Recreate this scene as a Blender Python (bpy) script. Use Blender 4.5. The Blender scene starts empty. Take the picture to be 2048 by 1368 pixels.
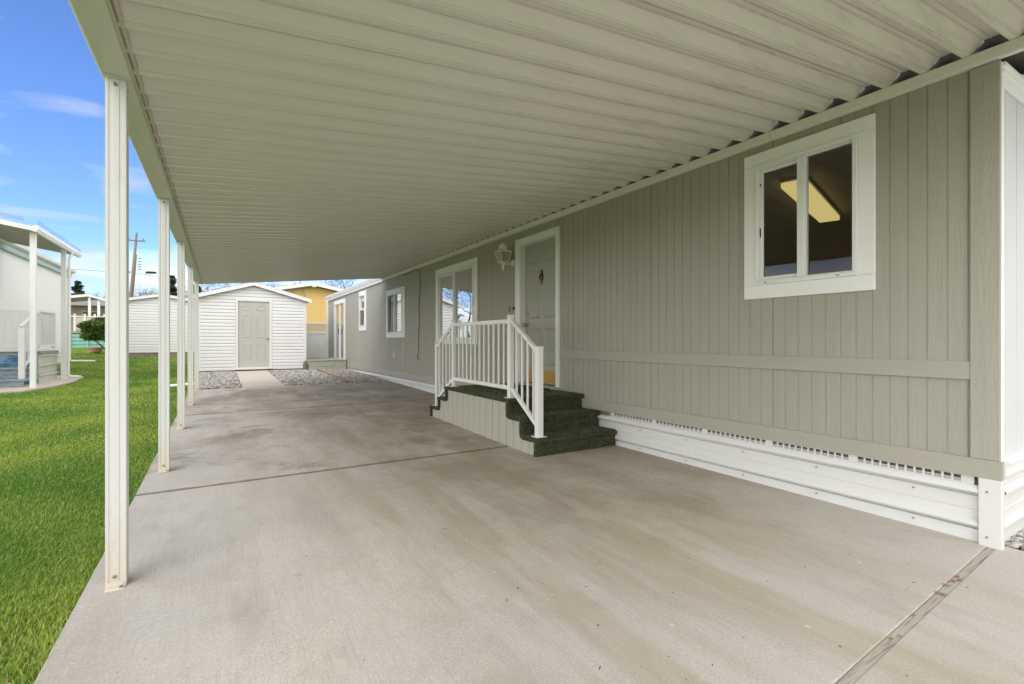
import bpy, bmesh, math, random
import numpy as np
from mathutils import Vector, Matrix
random.seed(7); rng=np.random.default_rng(7)
sc=bpy.context.scene
col=sc.collection
# ------------------------------------------------------------------ camera
F=967.0; YAW=math.atan((1024-440)/F); CH=1.14
cam=bpy.data.cameras.new("camera"); co=bpy.data.objects.new("camera",cam); col.objects.link(co)
cam.sensor_width=36; cam.lens=F/2048*36; cam.shift_y=-4/2048; cam.clip_start=.05; cam.clip_end=2000
co.location=(0,0,CH); co.rotation_euler=(math.radians(90),0,-YAW)
sc.camera=co
sc.view_settings.view_transform='Standard'; sc.view_settings.look='None'
sc.view_settings.exposure=0.88; sc.view_settings.gamma=1
sc.render.engine='CYCLES'
sc.cycles.max_bounces=10; sc.cycles.diffuse_bounces=6; sc.cycles.transparent_max_bounces=12
# ------------------------------------------------------------------ ground height
GX=[-400,4,12,17,23.6,28,42,200,900]; GZ=[0,0,.11,.18,.36,.5,.67,.9,1.1]
def G(y): return float(np.interp(y,GX,GZ))
# ------------------------------------------------------------------ materials
def nodes(m):
    m.use_nodes=True; nt=m.node_tree; nt.nodes.clear(); return nt
class N:
    def __init__(s,name):
        s.m=bpy.data.materials.new(name); s.nt=nodes(s.m); s.n=s.nt.nodes; s.l=s.nt.links
        s.out=s.n.new('ShaderNodeOutputMaterial'); s.b=s.n.new('ShaderNodeBsdfPrincipled')
        s.l.new(s.b.outputs[0],s.out.inputs[0]); s.tc=s.n.new('ShaderNodeTexCoord')
    def map(s,scale=(1,1,1),rot=(0,0,0)):
        k=s.n.new('ShaderNodeMapping'); k.inputs['Scale'].default_value=scale; k.inputs['Rotation'].default_value=rot
        s.l.new(s.tc.outputs['Object'],k.inputs[0]); return k.outputs[0]
    def noise(s,scale,stretch=(1,1,1),detail=4,rough=.55,dist=0):
        t=s.n.new('ShaderNodeTexNoise'); t.inputs['Scale'].default_value=scale; t.inputs['Detail'].default_value=detail
        t.inputs['Roughness'].default_value=rough; t.inputs['Distortion'].default_value=dist
        s.l.new(s.map(stretch),t.inputs['Vector']); return t.outputs['Fac']
    def ramp(s,fac,p0,p1,c0=(0,0,0),c1=(1,1,1)):
        r=s.n.new('ShaderNodeValToRGB'); e=r.color_ramp.elements
        e[0].position=p0; e[1].position=p1; e[0].color=(*c0,1); e[1].color=(*c1,1)
        s.l.new(fac,r.inputs[0]); return r.outputs[0]
    def mix(s,fac,a,b,mode='MIX'):
        k=s.n.new('ShaderNodeMix'); k.data_type='RGBA'; k.blend_type=mode
        for sock,v in ((k.inputs[0],fac),(k.inputs[6],a),(k.inputs[7],b)):
            if isinstance(v,(int,float)): sock.default_value=v
            elif isinstance(v,tuple): sock.default_value=(*v,1)
            else: s.l.new(v,sock)
        return k.outputs[2]
    def math(s,op,a,b=0):
        k=s.n.new('ShaderNodeMath'); k.operation=op
        for sock,v in ((k.inputs[0],a),(k.inputs[1],b)):
            if isinstance(v,(int,float)): sock.default_value=v
            else: s.l.new(v,sock)
        return k.outputs[0]
    def bump(s,h,dist=.01,strength=1,prev=None):
        k=s.n.new('ShaderNodeBump'); k.inputs['Distance'].default_value=dist; k.inputs['Strength'].default_value=strength
        s.l.new(h,k.inputs['Height'])
        if prev is not None: s.l.new(prev,k.inputs['Normal'])
        return k.outputs[0]
    def fin(s,color,rough=.6,normal=None,metal=0,spec=.5):
        if isinstance(color,tuple): s.b.inputs['Base Color'].default_value=(*color,1)
        else: s.l.new(color,s.b.inputs['Base Color'])
        if isinstance(rough,(int,float)): s.b.inputs['Roughness'].default_value=rough
        else: s.l.new(rough,s.b.inputs['Roughness'])
        s.b.inputs['Metallic'].default_value=metal; s.b.inputs['Specular IOR Level'].default_value=spec
        if normal is not None: s.l.new(normal,s.b.inputs['Normal'])
        return s.m
def sc3(c,k): return tuple(min(1,x*k) for x in c)
def paint(name,c,rough=.55,var=.06,vs=1.5,stretch=(1,1,1),dirt=None,bump=.0008,bs=60,bstretch=(1,1,1),spec=.4,metal=0):
    n=N(name)
    k=n.mix(n.noise(vs,stretch),sc3(c,1-var),sc3(c,1+var))
    if dirt:
        dc,lo,hi,dsn,dst,amt=dirt
        f=n.ramp(n.noise(dsn,dst,6,.65),lo,hi)
        k=n.mix(n.math('MULTIPLY',f,amt),k,dc)
    nm=n.bump(n.noise(bs,bstretch,5),bump) if bump else None
    return n.fin(k,rough,nm,metal,spec)
def woodgrain(name,c,horizontal=False,amp=.0035,spec=.4):
    """painted, embossed wood-textured siding / trim"""
    n=N(name); st=(14,14,1.1) if not horizontal else (14,1.1,14)
    st2=(60,60,2.2) if not horizontal else (60,2.2,60)
    a=n.noise(1.3,st,6,.62,1.1); b=n.noise(1.5,st2,3,.5,.4)
    w=n.math('ADD',n.math('MULTIPLY',n.math('SINE',n.math('MULTIPLY',a,42)),.5),n.math('MULTIPLY',b,.9))
    nm=n.bump(w,amp*.5,.5)
    k=n.mix(n.noise(.9,(1,1,1),3),sc3(c,.97),sc3(c,1.03))
    k=n.mix(n.math('MULTIPLY',n.ramp(n.noise(5,(1,1,.35),6,.7),.6,.78),.12),k,sc3(c,.75))
    return n.fin(k,.62,nm,0,spec)
C_SID=(.382,.368,.312)
M={}
M['siding']=woodgrain('sage_siding_paint',C_SID)
M['siding_trim_h']=woodgrain('sage_trim_paint_horizontal',sc3(C_SID,1.03),True)
M['siding_trim_v']=woodgrain('sage_trim_paint_vertical',sc3(C_SID,1.02))
M['white_trim_v']=woodgrain('white_rough_trim_vertical',(.86,.865,.86),amp=.0028)
M['white_trim_h']=woodgrain('white_rough_trim_horizontal',(.86,.865,.86),True,amp=.0022)
M['white_wall']=woodgrain('white_textured_siding',(.62,.64,.66),amp=.0035)
M['vinyl']=paint('white_vinyl',(.80,.80,.80),.42,.025,.6,dirt=((.55,.54,.48),.55,.8,.9,(1,1,2.5),.25),bump=.0004)
M['white_metal']=paint('white_painted_metal',(.84,.845,.83),.38,.03,3,dirt=((.56,.50,.40),.5,.75,4,(1,1,.3),.28),bump=.0003)
M['fence_vinyl']=paint('cream_white_fence_vinyl',(.90,.885,.86),.45,.02,.8,bump=.0003)
M['skirt']=paint('white_skirting',(.70,.705,.69),.4,.03,1,(1,.2,3),dirt=((.6,.57,.5),.5,.8,7,(1,.4,3),.25),bump=.0005)
def post_mat():
    n=N('carport_post_paint')
    k=n.mix(n.noise(3,(8,8,.4)),(.69,.69,.68),(.75,.75,.74))
    sx=n.n.new('ShaderNodeSeparateXYZ'); n.l.new(n.tc.outputs['Object'],sx.inputs[0])
    low=n.ramp(n.math('ADD',sx.outputs[2],n.math('MULTIPLY',n.noise(9,(3,3,.5)),.25)),.1,.55,(1,1,1),(0,0,0))
    k=n.mix(n.math('MULTIPLY',low,.65),k,(.60,.50,.36))
    k=n.mix(n.math('MULTIPLY',n.ramp(n.noise(22,(1,1,.25),6,.7),.58,.7),.3),k,(.45,.40,.32))
    return n.fin(k,.4,n.bump(n.noise(40,(1,1,.2)),.0004))
M['post']=post_mat()
def roof_mat():
    n=N('carport_pan_paint')
    sx=n.n.new('ShaderNodeSeparateXYZ'); n.l.new(n.tc.outputs['Object'],sx.inputs[0])
    k=n.mix(n.noise(1.1,(.5,1,1),4),(.685,.675,.607),(.755,.745,.678))
    right=n.ramp(n.math('MULTIPLY',sx.outputs[0],.25),.12,.65)
    k=n.mix(n.math('MULTIPLY',n.math('MULTIPLY',n.ramp(n.noise(3,(.35,3.5,3.5),7,.72),.50,.72),.5),right),k,(.40,.37,.28))
    k=n.mix(n.math('MULTIPLY',n.math('MULTIPLY',n.ramp(n.noise(38,(.6,1.4,1),5,.75),.63,.72),.6),right),k,(.26,.24,.19))
    # grime specks and painted shade in the pan creases (period of the ribs)
    ph=n.math('FRACT',n.math('DIVIDE',n.math('SUBTRACT',sx.outputs[1],1.204+.016-.1925),.1925))
    for c0,wd in ((.99,.010),(.80,.010),(.55,.008),(.17,.008)):
        m_=n.math('LESS_THAN',n.math('ABSOLUTE',n.math('SUBTRACT',ph,c0)),wd)
        m_=n.math('MULTIPLY',m_,n.ramp(n.noise(16,(.5,2.5,1),5,.7),.50,.66))
        k=n.mix(n.math('MULTIPLY',m_,n.math('MULTIPLY',right,.38)),k,(.26,.24,.19))
    for c0,wd in ((.985,.020),(.80,.012),(.53,.020),(.39,.014)):  # even crease lines put shade into the colour, grooves being too fine
        m_=n.math('LESS_THAN',n.math('ABSOLUTE',n.math('SUBTRACT',ph,c0)),wd)
        k=n.mix(n.math('MULTIPLY',m_,n.math('ADD',.08,n.math('MULTIPLY',n.noise(5,(.4,3,1),4,.7),.24))),k,(.26,.245,.20))
    return n.fin(k,.27,n.bump(n.noise(30,(1,3,1),3),.00012),0,.6)
M['cream']=paint('cream_lantern_paint',(.80,.79,.72),.45,.05,6,bump=.0003)
M['roof']=roof_mat()
M['beam']=paint('carport_beam_paint',(.68,.68,.61),.45,.05,1.2,(1,.4,1),dirt=((.45,.40,.28),.52,.8,3,(2,.4,2),.35),bump=.0005)
M['beamtrim']=paint('carport_gutter_lip_paint',(.53,.50,.40),.5,.10,4,(2,.3,2),dirt=((.22,.19,.14),.52,.75,14,(2,.5,2),.6),bump=.0008)
M['door']=paint('taupe_door_paint',(.39,.385,.34),.45,.03,2,bump=.0003)
M['shed_door']=paint('grey_shed_door_paint',(.50,.495,.46),.45,.02,2,bump=.0003)
M['brass']=paint('brass',(.62,.40,.12),.28,.1,8,metal=1,bump=0)
M['gold_plate']=paint('brass_kick_plate',(.60,.40,.12),.4,.2,3,(1,3,1),metal=.75,bump=0)
M['dark_brass']=paint('antique_brass',(.16,.12,.06),.4,.1,20,metal=1,bump=0)
M['black']=paint('black_plastic',(.02,.02,.02),.4,bump=0)
M['rubber']=paint('black_cable_rubber',(.03,.028,.022),.6,bump=0)
M['bolt']=paint('rusty_bolt_steel',(.30,.27,.20),.45,.2,200,metal=.7,bump=0)
M['concrete_foot']=paint('shed_footing_concrete',(.30,.25,.20),.9,.15,3,dirt=((.14,.11,.08),.45,.7,5,(1,1,1),.6),bump=.003)
M['panel']=paint('greige_step_panel_paint',(.45,.44,.37),.5,.04,3,bump=.0008,bs=120)
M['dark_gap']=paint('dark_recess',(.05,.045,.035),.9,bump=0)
M['mat_brown']=paint('brown_door_mat',(.045,.035,.028),.95,.3,60,bump=.004,bs=200)
M['yellow']=paint('yellow_siding_paint',(.76,.52,.20),.6,.05,1,(1,1,.3),bump=.001)
M['rust_wood']=paint('rust_brown_timber',(.32,.20,.13),.9,.25,5,(4,.5,4),dirt=((.2,.15,.1),.5,.7,9,(1,1,1),.6),bump=.004,bs=20,bstretch=(4,.5,4))
M['grey_wood']=paint('weathered_grey_timber',(.36,.335,.29),.9,.2,6,(.6,5,5),dirt=((.15,.13,.10),.5,.7,9,(1,4,1),.6),bump=.004,bs=20,bstretch=(.5,5,5))
M['joint_wood']=paint('weathered_joint_board',(.46,.43,.375),.95,.2,14,(.35,5,5),dirt=((.20,.17,.13),.50,.64,18,(.3,5,1),.7),bump=.006,bs=30,bstretch=(.35,5,5))
M['block']=paint('painted_step_board',(.40,.41,.34),.75,.12,4,(.6,4,4),dirt=((.20,.22,.16),.5,.7,8,(1,1,2),.6),bump=.002,bs=30)
M['deck_grey']=paint('grey_deck_top',(.36,.35,.32),.8,.1,5,(.5,4,1),bump=.002)
M['stump']=paint('brown_stump_bark',(.20,.16,.13),.95,.35,12,(1,1,.4),bump=.01,bs=18)
M['blue_skirt']=paint('faded_blue_skirting',(.22,.40,.58),.6,.25,2.2,(1,1,4),dirt=((.05,.12,.24),.5,.6,2.5,(1,1,1.6),.85),bump=.001)
M['grey_skirt']=paint('off_white_ribbed_skirting',(.60,.60,.56),.5,.08,3,dirt=((.35,.33,.28),.5,.75,6,(1,1,2),.5),bump=.0008)
M['bluegrey']=paint('pale_blue_fascia_paint',(.44,.56,.60),.55,.04,2,bump=.0005)
M['bluewood']=paint('weathered_blue_grey_step',(.30,.37,.42),.8,.25,6,(.6,4,4),dirt=((.16,.15,.13),.5,.65,8,(1,3,3),.7),bump=.003)
M['nwall']=paint('neighbour_white_siding',(.88,.885,.89),.55,.02,2,(1,1,.3),bump=.0005)
M['teal']=paint('teal_skirting_paint',(.27,.52,.46),.6,.1,2,bump=0)
M['beige']=paint('beige_wall_paint',(.55,.50,.44),.7,.05,1,bump=0)
M['shingle']=paint('grey_roof_shingles',(.23,.22,.21),.95,.25,6,bump=.01,bs=10)
M['olive_under']=paint('awning_underside_paint',(.45,.44,.38),.6,.08,2,bump=0)
M['brown_blind']=paint('brown_window_blind',(.30,.21,.15),.6,.1,3,(1,1,12),bump=0)
M['curtain']=paint('grey_vertical_blind',(.33,.31,.29),.8,.12,30,(1,1,.05),bump=0)
M['terracotta']=paint('terracotta_pot',(.46,.25,.18),.8,.1,6,bump=.001)
M['bark']=paint('grey_brown_bark',(.14,.11,.085),.95,.3,5,(1,1,.3),bump=.01,bs=10)
M['pole']=paint('weathered_pole_wood',(.24,.19,.145),.95,.25,2,(3,3,.3),bump=.004)
M['wire']=paint('grey_wire',(.20,.21,.23),.6,bump=0)
M['interior']=paint('interior_wall_paint',(.62,.48,.32),.9,.05,1,bump=0)
M['interior_ceiling']=paint('interior_ceiling_paint',(.66,.60,.47),.9,.04,1,bump=0)
M['carpet_int']=paint('interior_floor',(.22,.18,.13),.95,bump=0)
M['cabinet']=paint('pale_blue_cabinet_paint',(.42,.50,.58),.6,.03,1,bump=0)
M['leaf_dry']=paint('dry_leaf',(.34,.20,.10),.8,.3,40,bump=.001)
M['twig']=paint('dark_twig',(.08,.06,.04),.9,.3,40,bump=0)
def concrete():
    n=N('driveway_concrete')
    sx=n.n.new('ShaderNodeSeparateXYZ'); n.l.new(n.tc.outputs['Object'],sx.inputs[0])
    X,Y=sx.outputs[0],sx.outputs[1]
    def sm(v,lo,hi):
        r=n.n.new('ShaderNodeMapRange'); r.interpolation_type='SMOOTHSTEP'; r.inputs[1].default_value=lo; r.inputs[2].default_value=hi
        n.l.new(v,r.inputs[0]); return r.outputs[0]
    mul=lambda *a_: a_[0] if len(a_)==1 else n.math('MULTIPLY',a_[0],mul(*a_[1:]))
    k=n.mix(n.ramp(n.noise(.8,(1,.6,1),5,.6),.35,.65),(.62,.56,.46),(.74,.69,.60))
    wob=n.math('ADD',X,n.math('MULTIPLY',n.math('SUBTRACT',n.noise(.9,(1,1,1),4),.5),2.2))
    woy=n.math('ADD',Y,n.math('MULTIPLY',n.math('SUBTRACT',n.noise(.8,(1,1,1),4,.6),.5),3.0))
    # brown water stain spreading from the house wall and across the middle of the first slab
    m1=mul(sm(wob,.7,1.9),sm(woy,1.5,2.6),n.ramp(n.noise(1.7,(1,.7,1),5,.65),.36,.60))
    k=n.mix(mul(m1,.88),k,(.33,.25,.155))
    m1b=mul(sm(wob,2.3,3.2),sm(woy,1.0,2.2))
    k=n.mix(mul(m1b,.30),k,(.42,.34,.235))
    # greyer concrete on the exposed front and lawn side, darkened to offset brighter light there
    m3=n.math('MAXIMUM',sm(n.math('MULTIPLY',woy,-1),-2.3,-1.0),sm(n.math('MULTIPLY',wob,-1),-.6,.6))
    k=n.mix(mul(m3,.8),k,n.mix(n.noise(2.1,(1,1,1),5,.7),(.45,.43,.40),(.60,.58,.55)))
    # patches on the far slabs
    m2=mul(sm(Y,4.6,7.0),n.ramp(n.noise(.75,(.8,1,1),6,.65,.4),.49,.60))
    k=n.mix(mul(m2,.9),k,(.33,.235,.145))
    m2b=mul(sm(Y,5.0,8.0),n.ramp(n.noise(1.3,(1,.5,1),6,.68),.53,.63))
    k=n.mix(mul(m2b,.42),k,(.29,.25,.20))
    # tyre lanes
    lane=n.ramp(n.noise(1.9,(1,.12,1),3,.5),.50,.64)
    k=n.mix(mul(lane,.42),k,(.36,.31,.235))
    k=n.mix(n.math('MULTIPLY',n.ramp(n.noise(2.4,(2.5,.22,1),6,.7),.54,.68),.55),k,(.62,.59,.53))
    k=n.mix(n.math('MULTIPLY',n.ramp(n.noise(3.4,(1,1,1),6,.68),.50,.70),.30),k,(.34,.30,.245))
    g1=n.noise(190,(1,.75,1),3,.8)
    k=n.mix(n.math('MULTIPLY',n.ramp(g1,.44,.60),.42),k,(.30,.27,.225))
    k=n.mix(n.math('MULTIPLY',n.ramp(n.noise(120,(1,.8,1),2,.6),.56,.70),.45),k,(.80,.78,.74))
    k=n.mix(n.math('MULTIPLY',n.ramp(n.noise(150,(1,.035,1),3,.6),.50,.66),.22),k,(.30,.27,.22))
    fine=n.noise(330,(1,.45,1),3,.7)
    k=n.mix(n.math('MULTIPLY',n.ramp(fine,.3,.7),.30),k,(.40,.37,.33))
    k=n.mix(n.math('MULTIPLY',n.ramp(n.noise(90,(.55,1.4,1),4,.75),.35,.7),.16),k,(.74,.72,.68))
    # warm streaks along the driving direction in the middle of the slab
    st2=n.ramp(n.noise(2.6,(1,.16,1),4,.6,.2),.47,.60)
    k=n.mix(mul(st2,sm(X,.5,1.1),sm(n.math('MULTIPLY',X,-1),-3.1,-2.2),.52),k,(.38,.30,.18))
    # dark grime patches on the lawn side of the second slab and in the wheel positions
    gp=n.ramp(n.noise(1.35,(1,.9,1),6,.7,.3),.52,.66)
    k=n.mix(mul(gp,sm(Y,4.2,4.7),.72),k,(.25,.215,.17))
    k=n.mix(mul(n.ramp(n.noise(1.1,(1.2,.5,1),6,.65,.3),.53,.66),.40),k,(.33,.29,.235))
    # pale droplets
    v4=n.n.new('ShaderNodeTexVoronoi'); v4.inputs['Scale'].default_value=9; n.l.new(n.map((1,1,1)),v4.inputs[0])
    k=n.mix(mul(n.ramp(v4.outputs['Distance'],.06,.11,(1,1,1),(0,0,0)),n.ramp(n.noise(1.2,(1,1,1),3),.50,.58),.55),k,(.72,.70,.65))
    # dirt along the cuts
    for yj in (4.441,8.35):
        dj=n.math('ABSOLUTE',n.math('SUBTRACT',Y,yj))
        k=n.mix(mul(sm(n.math('MULTIPLY',n.math('ADD',dj,n.math('MULTIPLY',n.noise(7,(1,1,1),4,.7),.05)),-1),-.075,-.03),.75),k,(.17,.135,.09))
    # pits
    v=n.n.new('ShaderNodeTexVoronoi'); v.inputs['Scale'].default_value=16; n.l.new(n.map((1,1,1)),v.inputs[0])
    pit=n.ramp(v.outputs['Distance'],.05,.11,(1,1,1),(0,0,0))
    gate=n.ramp(n.noise(4.1,(1,1,1),3),.46,.54)
    pit=n.math('MULTIPLY',n.math('MULTIPLY',pit,gate),n.ramp(n.noise(9,(1,1,1),2),.5,.56))
    k=n.mix(n.math('MULTIPLY',pit,.9),k,(.12,.10,.08))
    v2=n.n.new('ShaderNodeTexVoronoi'); v2.inputs['Scale'].default_value=55; n.l.new(n.map((1,1.3,1)),v2.inputs[0])
    p2=n.math('MULTIPLY',n.ramp(v2.outputs['Distance'],.10,.20,(1,1,1),(0,0,0)),n.ramp(n.noise(1.4,(1,1,1),5,.7),.44,.58))
    k=n.mix(n.math('MULTIPLY',p2,.6),k,(.20,.18,.15))
    # rust spots
    v3=n.n.new('ShaderNodeTexVoronoi'); v3.inputs['Scale'].default_value=2.3; n.l.new(n.map((1,1,1)),v3.inputs[0])
    k=n.mix(n.math('MULTIPLY',n.ramp(v3.outputs['Distance'],.015,.055,(1,1,1),(0,0,0)),.55),k,(.42,.21,.09))
    h=n.math('SUBTRACT',n.math('ADD',n.math('MULTIPLY',fine,.35),n.math('MULTIPLY',g1,.6)),n.math('MULTIPLY',pit,2.0))
    return n.fin(k,.82,n.bump(h,.0022,.8),0,.3)
M['concrete']=concrete()
def pathm():
    n=N('pale_path_concrete')
    k=n.mix(n.noise(1.1,(1,1,1),5,.6),(.56,.49,.41),(.64,.58,.50))
    k=n.mix(n.math('MULTIPLY',n.ramp(n.noise(260,(1,1,1),3,.7),.3,.7),.25),k,(.42,.36,.30))
    return n.fin(k,.85,n.bump(n.noise(150),.002))
M['path']=pathm()
def soil(name,c1,c2,scale):
    n=N(name); k=n.mix(n.ramp(n.noise(scale,(1,1,1),8,.7),.3,.7),c1,c2)
    return n.fin(k,.95,n.bump(n.noise(scale*3,(1,1,1),5),.02))
def lawnm():
    n=N('lawn_turf')
    a=n.ramp(n.noise(.9,(1,1,1),6,.6),.35,.65)
    b=n.ramp(n.noise(45,(1,1,1),6,.75),.3,.7)
    k=n.mix(a,(.12,.21,.025),(.24,.33,.04)); k=n.mix(n.math('MULTIPLY',b,.6),k,(.03,.075,.008))
    return n.fin(k,.9,n.bump(n.noise(70,(1,1,1),5),.03),0,.2)
M['lawn']=lawnm()
M['gravel_base']=soil('gravel_bed_soil',(.05,.045,.04),(.14,.125,.11),25)
def attr_mat(name,rough=.7,spec=.3,transl=0):
    n=N(name); a=n.n.new('ShaderNodeAttribute'); a.attribute_name='tint'
    m=n.fin(a.outputs['Color'],rough,None,0,spec)
    if transl:
        t=n.n.new('ShaderNodeBsdfTranslucent'); n.l.new(a.outputs['Color'],t.inputs[0])
        mx=n.n.new('ShaderNodeMixShader'); mx.inputs[0].default_value=transl
        n.l.new(n.b.outputs[0],mx.inputs[1]); n.l.new(t.outputs[0],mx.inputs[2]); n.l.new(mx.outputs[0],n.out.inputs[0])
    return m
M['blades']=attr_mat('grass_blades',.75,.15,.3)
M['leaves']=attr_mat('leaf_faces',.7,.2,.2)
M['pebbles']=attr_mat('pebble_stone',.8,.3)
M['fibres']=attr_mat('carpet_fibres',.95,.05)
def glass(name,tint=(.80,.82,.78),ior=1.55,rf=.70):
    m=bpy.data.materials.new(name); nt=nodes(m); n=nt.nodes; l=nt.links
    o=n.new('ShaderNodeOutputMaterial'); t=n.new('ShaderNodeBsdfTransparent'); t.inputs[0].default_value=(*tint,1)
    g=n.new('ShaderNodeBsdfGlossy'); g.inputs['Roughness'].default_value=.004; g.inputs[0].default_value=(rf,rf,rf*1.02,1)
    f=n.new('ShaderNodeFresnel'); f.inputs[0].default_value=ior
    tc=n.new('ShaderNodeTexCoord'); ns=n.new('ShaderNodeTexNoise'); ns.inputs['Scale'].default_value=2.2; ns.inputs['Detail'].default_value=1
    l.new(tc.outputs['Object'],ns.inputs[0]); b=n.new('ShaderNodeBump'); b.inputs['Distance'].default_value=.004; b.inputs['Strength'].default_value=.5
    l.new(ns.outputs[0],b.inputs['Height']); l.new(b.outputs[0],g.inputs['Normal'])
    mx=n.new('ShaderNodeMixShader'); l.new(f.outputs[0],mx.inputs[0]); l.new(t.outputs[0],mx.inputs[1]); l.new(g.outputs[0],mx.inputs[2]); l.new(mx.outputs[0],o.inputs[0])
    return m
M['glass']=glass('window_glass')
M['lantern_glass']=paint('frosted_lantern_glass',(.36,.34,.27),.35,.1,8,bump=.002,bs=25)
def screen():
    m=bpy.data.materials.new('insect_screen'); nt=nodes(m); n=nt.nodes; l=nt.links
    o=n.new('ShaderNodeOutputMaterial'); t=n.new('ShaderNodeBsdfTransparent'); d=n.new('ShaderNodeBsdfDiffuse'); d.inputs[0].default_value=(.16,.155,.14,1)
    mx=n.new('ShaderNodeMixShader'); mx.inputs[0].default_value=.55; l.new(t.outputs[0],mx.inputs[1]); l.new(d.outputs[0],mx.inputs[2]); l.new(mx.outputs[0],o.inputs[0]); return m
M['screen']=screen()
def emit(name,c,s):
    m=bpy.data.materials.new(name); nt=nodes(m); n=nt.nodes
    o=n.new('ShaderNodeOutputMaterial'); e=n.new('ShaderNodeEmission'); e.inputs[0].default_value=(*c,1); e.inputs[1].default_value=s
    nt.links.new(e.outputs[0],o.inputs[0]); return m
M['lamp_diffuser']=emit('lit_ceiling_diffuser',(1,.78,.30),.40)
# ------------------------------------------------------------------ mesh builder
class MB:
    def __init__(s): s.v=[]; s.f=[]; s.cut=[]
    def add(s,vs,fs):
        b=len(s.v); s.cut.append((b,len(s.f))); s.v+= [tuple(v) for v in vs]; s.f+= [tuple(b+i for i in f) for f in fs]; return s
    def box(s,x0,x1,y0,y1,z0,z1):
        x0,x1=sorted((x0,x1)); y0,y1=sorted((y0,y1)); z0,z1=sorted((z0,z1))
        return s.add([(x0,y0,z0),(x1,y0,z0),(x1,y1,z0),(x0,y1,z0),(x0,y0,z1),(x1,y0,z1),(x1,y1,z1),(x0,y1,z1)],
            [(0,3,2,1),(4,5,6,7),(0,1,5,4),(1,2,6,5),(2,3,7,6),(3,0,4,7)])
    def bar(s,p,q,w,h,up=(0,0,1)):
        p=Vector(p);q=Vector(q);d=(q-p).normalized();u=Vector(up);r=d.cross(u)
        if r.length<1e-4: r=d.cross(Vector((1,0,0)))
        r.normalize();u=r.cross(d).normalized(); r*=w/2;u*=h/2
        return s.add([p-r-u,p+r-u,p+r+u,p-r+u,q-r-u,q+r-u,q+r+u,q-r+u],[(0,1,2,3),(4,7,6,5),(0,4,5,1),(1,5,6,2),(2,6,7,3),(3,7,4,0)])
    def prism(s,poly,axis,a,b):
        """poly: 2D points; axis 'x': (y,z) ; 'y': (x,z) ; 'z': (x,y)"""
        def P(t,c): return {'x':(c,t[0],t[1]),'y':(t[0],c,t[1]),'z':(t[0],t[1],c)}[axis]
        n=len(poly); vs=[P(t,a) for t in poly]+[P(t,b) for t in poly]
        fs=[tuple(range(n)),tuple(range(2*n-1,n-1,-1))]+[(i,i+n,(i+1)%n+n,(i+1)%n) for i in range(n)]
        return s.add(vs,fs)
    def tube(s,pts,r,seg=8,r1=None,cap=True):
        pts=[Vector(p) for p in pts]; n=len(pts); vs=[];fs=[]
        for i,p in enumerate(pts):
            d=(pts[min(i+1,n-1)]-pts[max(i-1,0)]).normalized()
            a=d.cross(Vector((0,0,1)) if abs(d.z)<.9 else Vector((1,0,0))).normalized(); b=d.cross(a)
            rr=r if r1 is None else r+(r1-r)*i/(n-1)
            for k in range(seg):
                t=2*math.pi*k/seg; vs.append(p+a*math.cos(t)*rr+b*math.sin(t)*rr)
        for i in range(n-1):
            for k in range(seg): fs.append((i*seg+k,i*seg+(k+1)%seg,(i+1)*seg+(k+1)%seg,(i+1)*seg+k))
        if cap: fs+= [tuple(range(seg))[::-1],tuple(range((n-1)*seg,n*seg))]
        return s.add(vs,fs)
    def lathe(s,prof,c,axis='z',seg=16):
        vs=[];fs=[];n=len(prof)
        for r,h in prof:
            for k in range(seg):
                t=2*math.pi*k/seg; a,b=r*math.cos(t),r*math.sin(t)
                vs.append({'z':(c[0]+a,c[1]+b,c[2]+h),'x':(c[0]+h,c[1]+a,c[2]+b),'y':(c[0]+a,c[1]+h,c[2]+b)}[axis])
        for i in range(n-1):
            for k in range(seg): fs.append((i*seg+k,i*seg+(k+1)%seg,(i+1)*seg+(k+1)%seg,(i+1)*seg+k))
        fs+= [tuple(range(seg))[::-1],tuple(range((n-1)*seg,n*seg))]
        return s.add(vs,fs)
    def builds(s,name,mat,parent=None,**k):
        out=[]; cs=s.cut+[(len(s.v),len(s.f))]
        for (v0,f0),(v1,f1) in zip(cs[:-1],cs[1:]):
            m=MB(); m.v=s.v[v0:v1]; m.f=[tuple(i-v0 for i in f) for f in s.f[f0:f1]]; out.append(m.build(name,mat,parent,**k))
        return out
    def build(s,name,mat,parent=None,bevel=0,smooth=False,fix=True,segs=1):
        me=bpy.data.meshes.new(name); me.from_pydata(s.v,[],s.f)
        if fix:
            bm=bmesh.new(); bm.from_mesh(me); bmesh.ops.recalc_face_normals(bm,faces=bm.faces); bm.to_mesh(me); bm.free()
        me.materials.append(mat if not isinstance(mat,str) else M[mat])
        if smooth: me.polygons.foreach_set('use_smooth',[True]*len(me.polygons))
        o=bpy.data.objects.new(name,me); col.objects.link(o)
        if parent is not None:
            o.parent=parent; o.matrix_parent_inverse=root_mat(parent).inverted()
        if bevel:
            b=o.modifiers.new('bevel','BEVEL'); b.width=bevel; b.segments=segs; b.limit_method='ANGLE'; b.angle_limit=math.radians(40)
        return o
def root_mat(o):
    m=Matrix.Translation(o.location) if o.type=='EMPTY' else Matrix.Identity(4)
    return m
def thing(name,label,cat,loc=(0,0,0),group=None):
    o=bpy.data.objects.new(name,None); o.empty_display_size=.2; col.objects.link(o); o.location=loc
    o['label']=label; o['category']=cat
    if group: o['group']=group
    return o
def tag(o,label,cat,group=None,kind=None):
    o['label']=label; o['category']=cat
    if group: o['group']=group
    if kind: o['kind']=kind
    return o
def struct(o,kind='structure'): o['kind']=kind; return o
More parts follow.
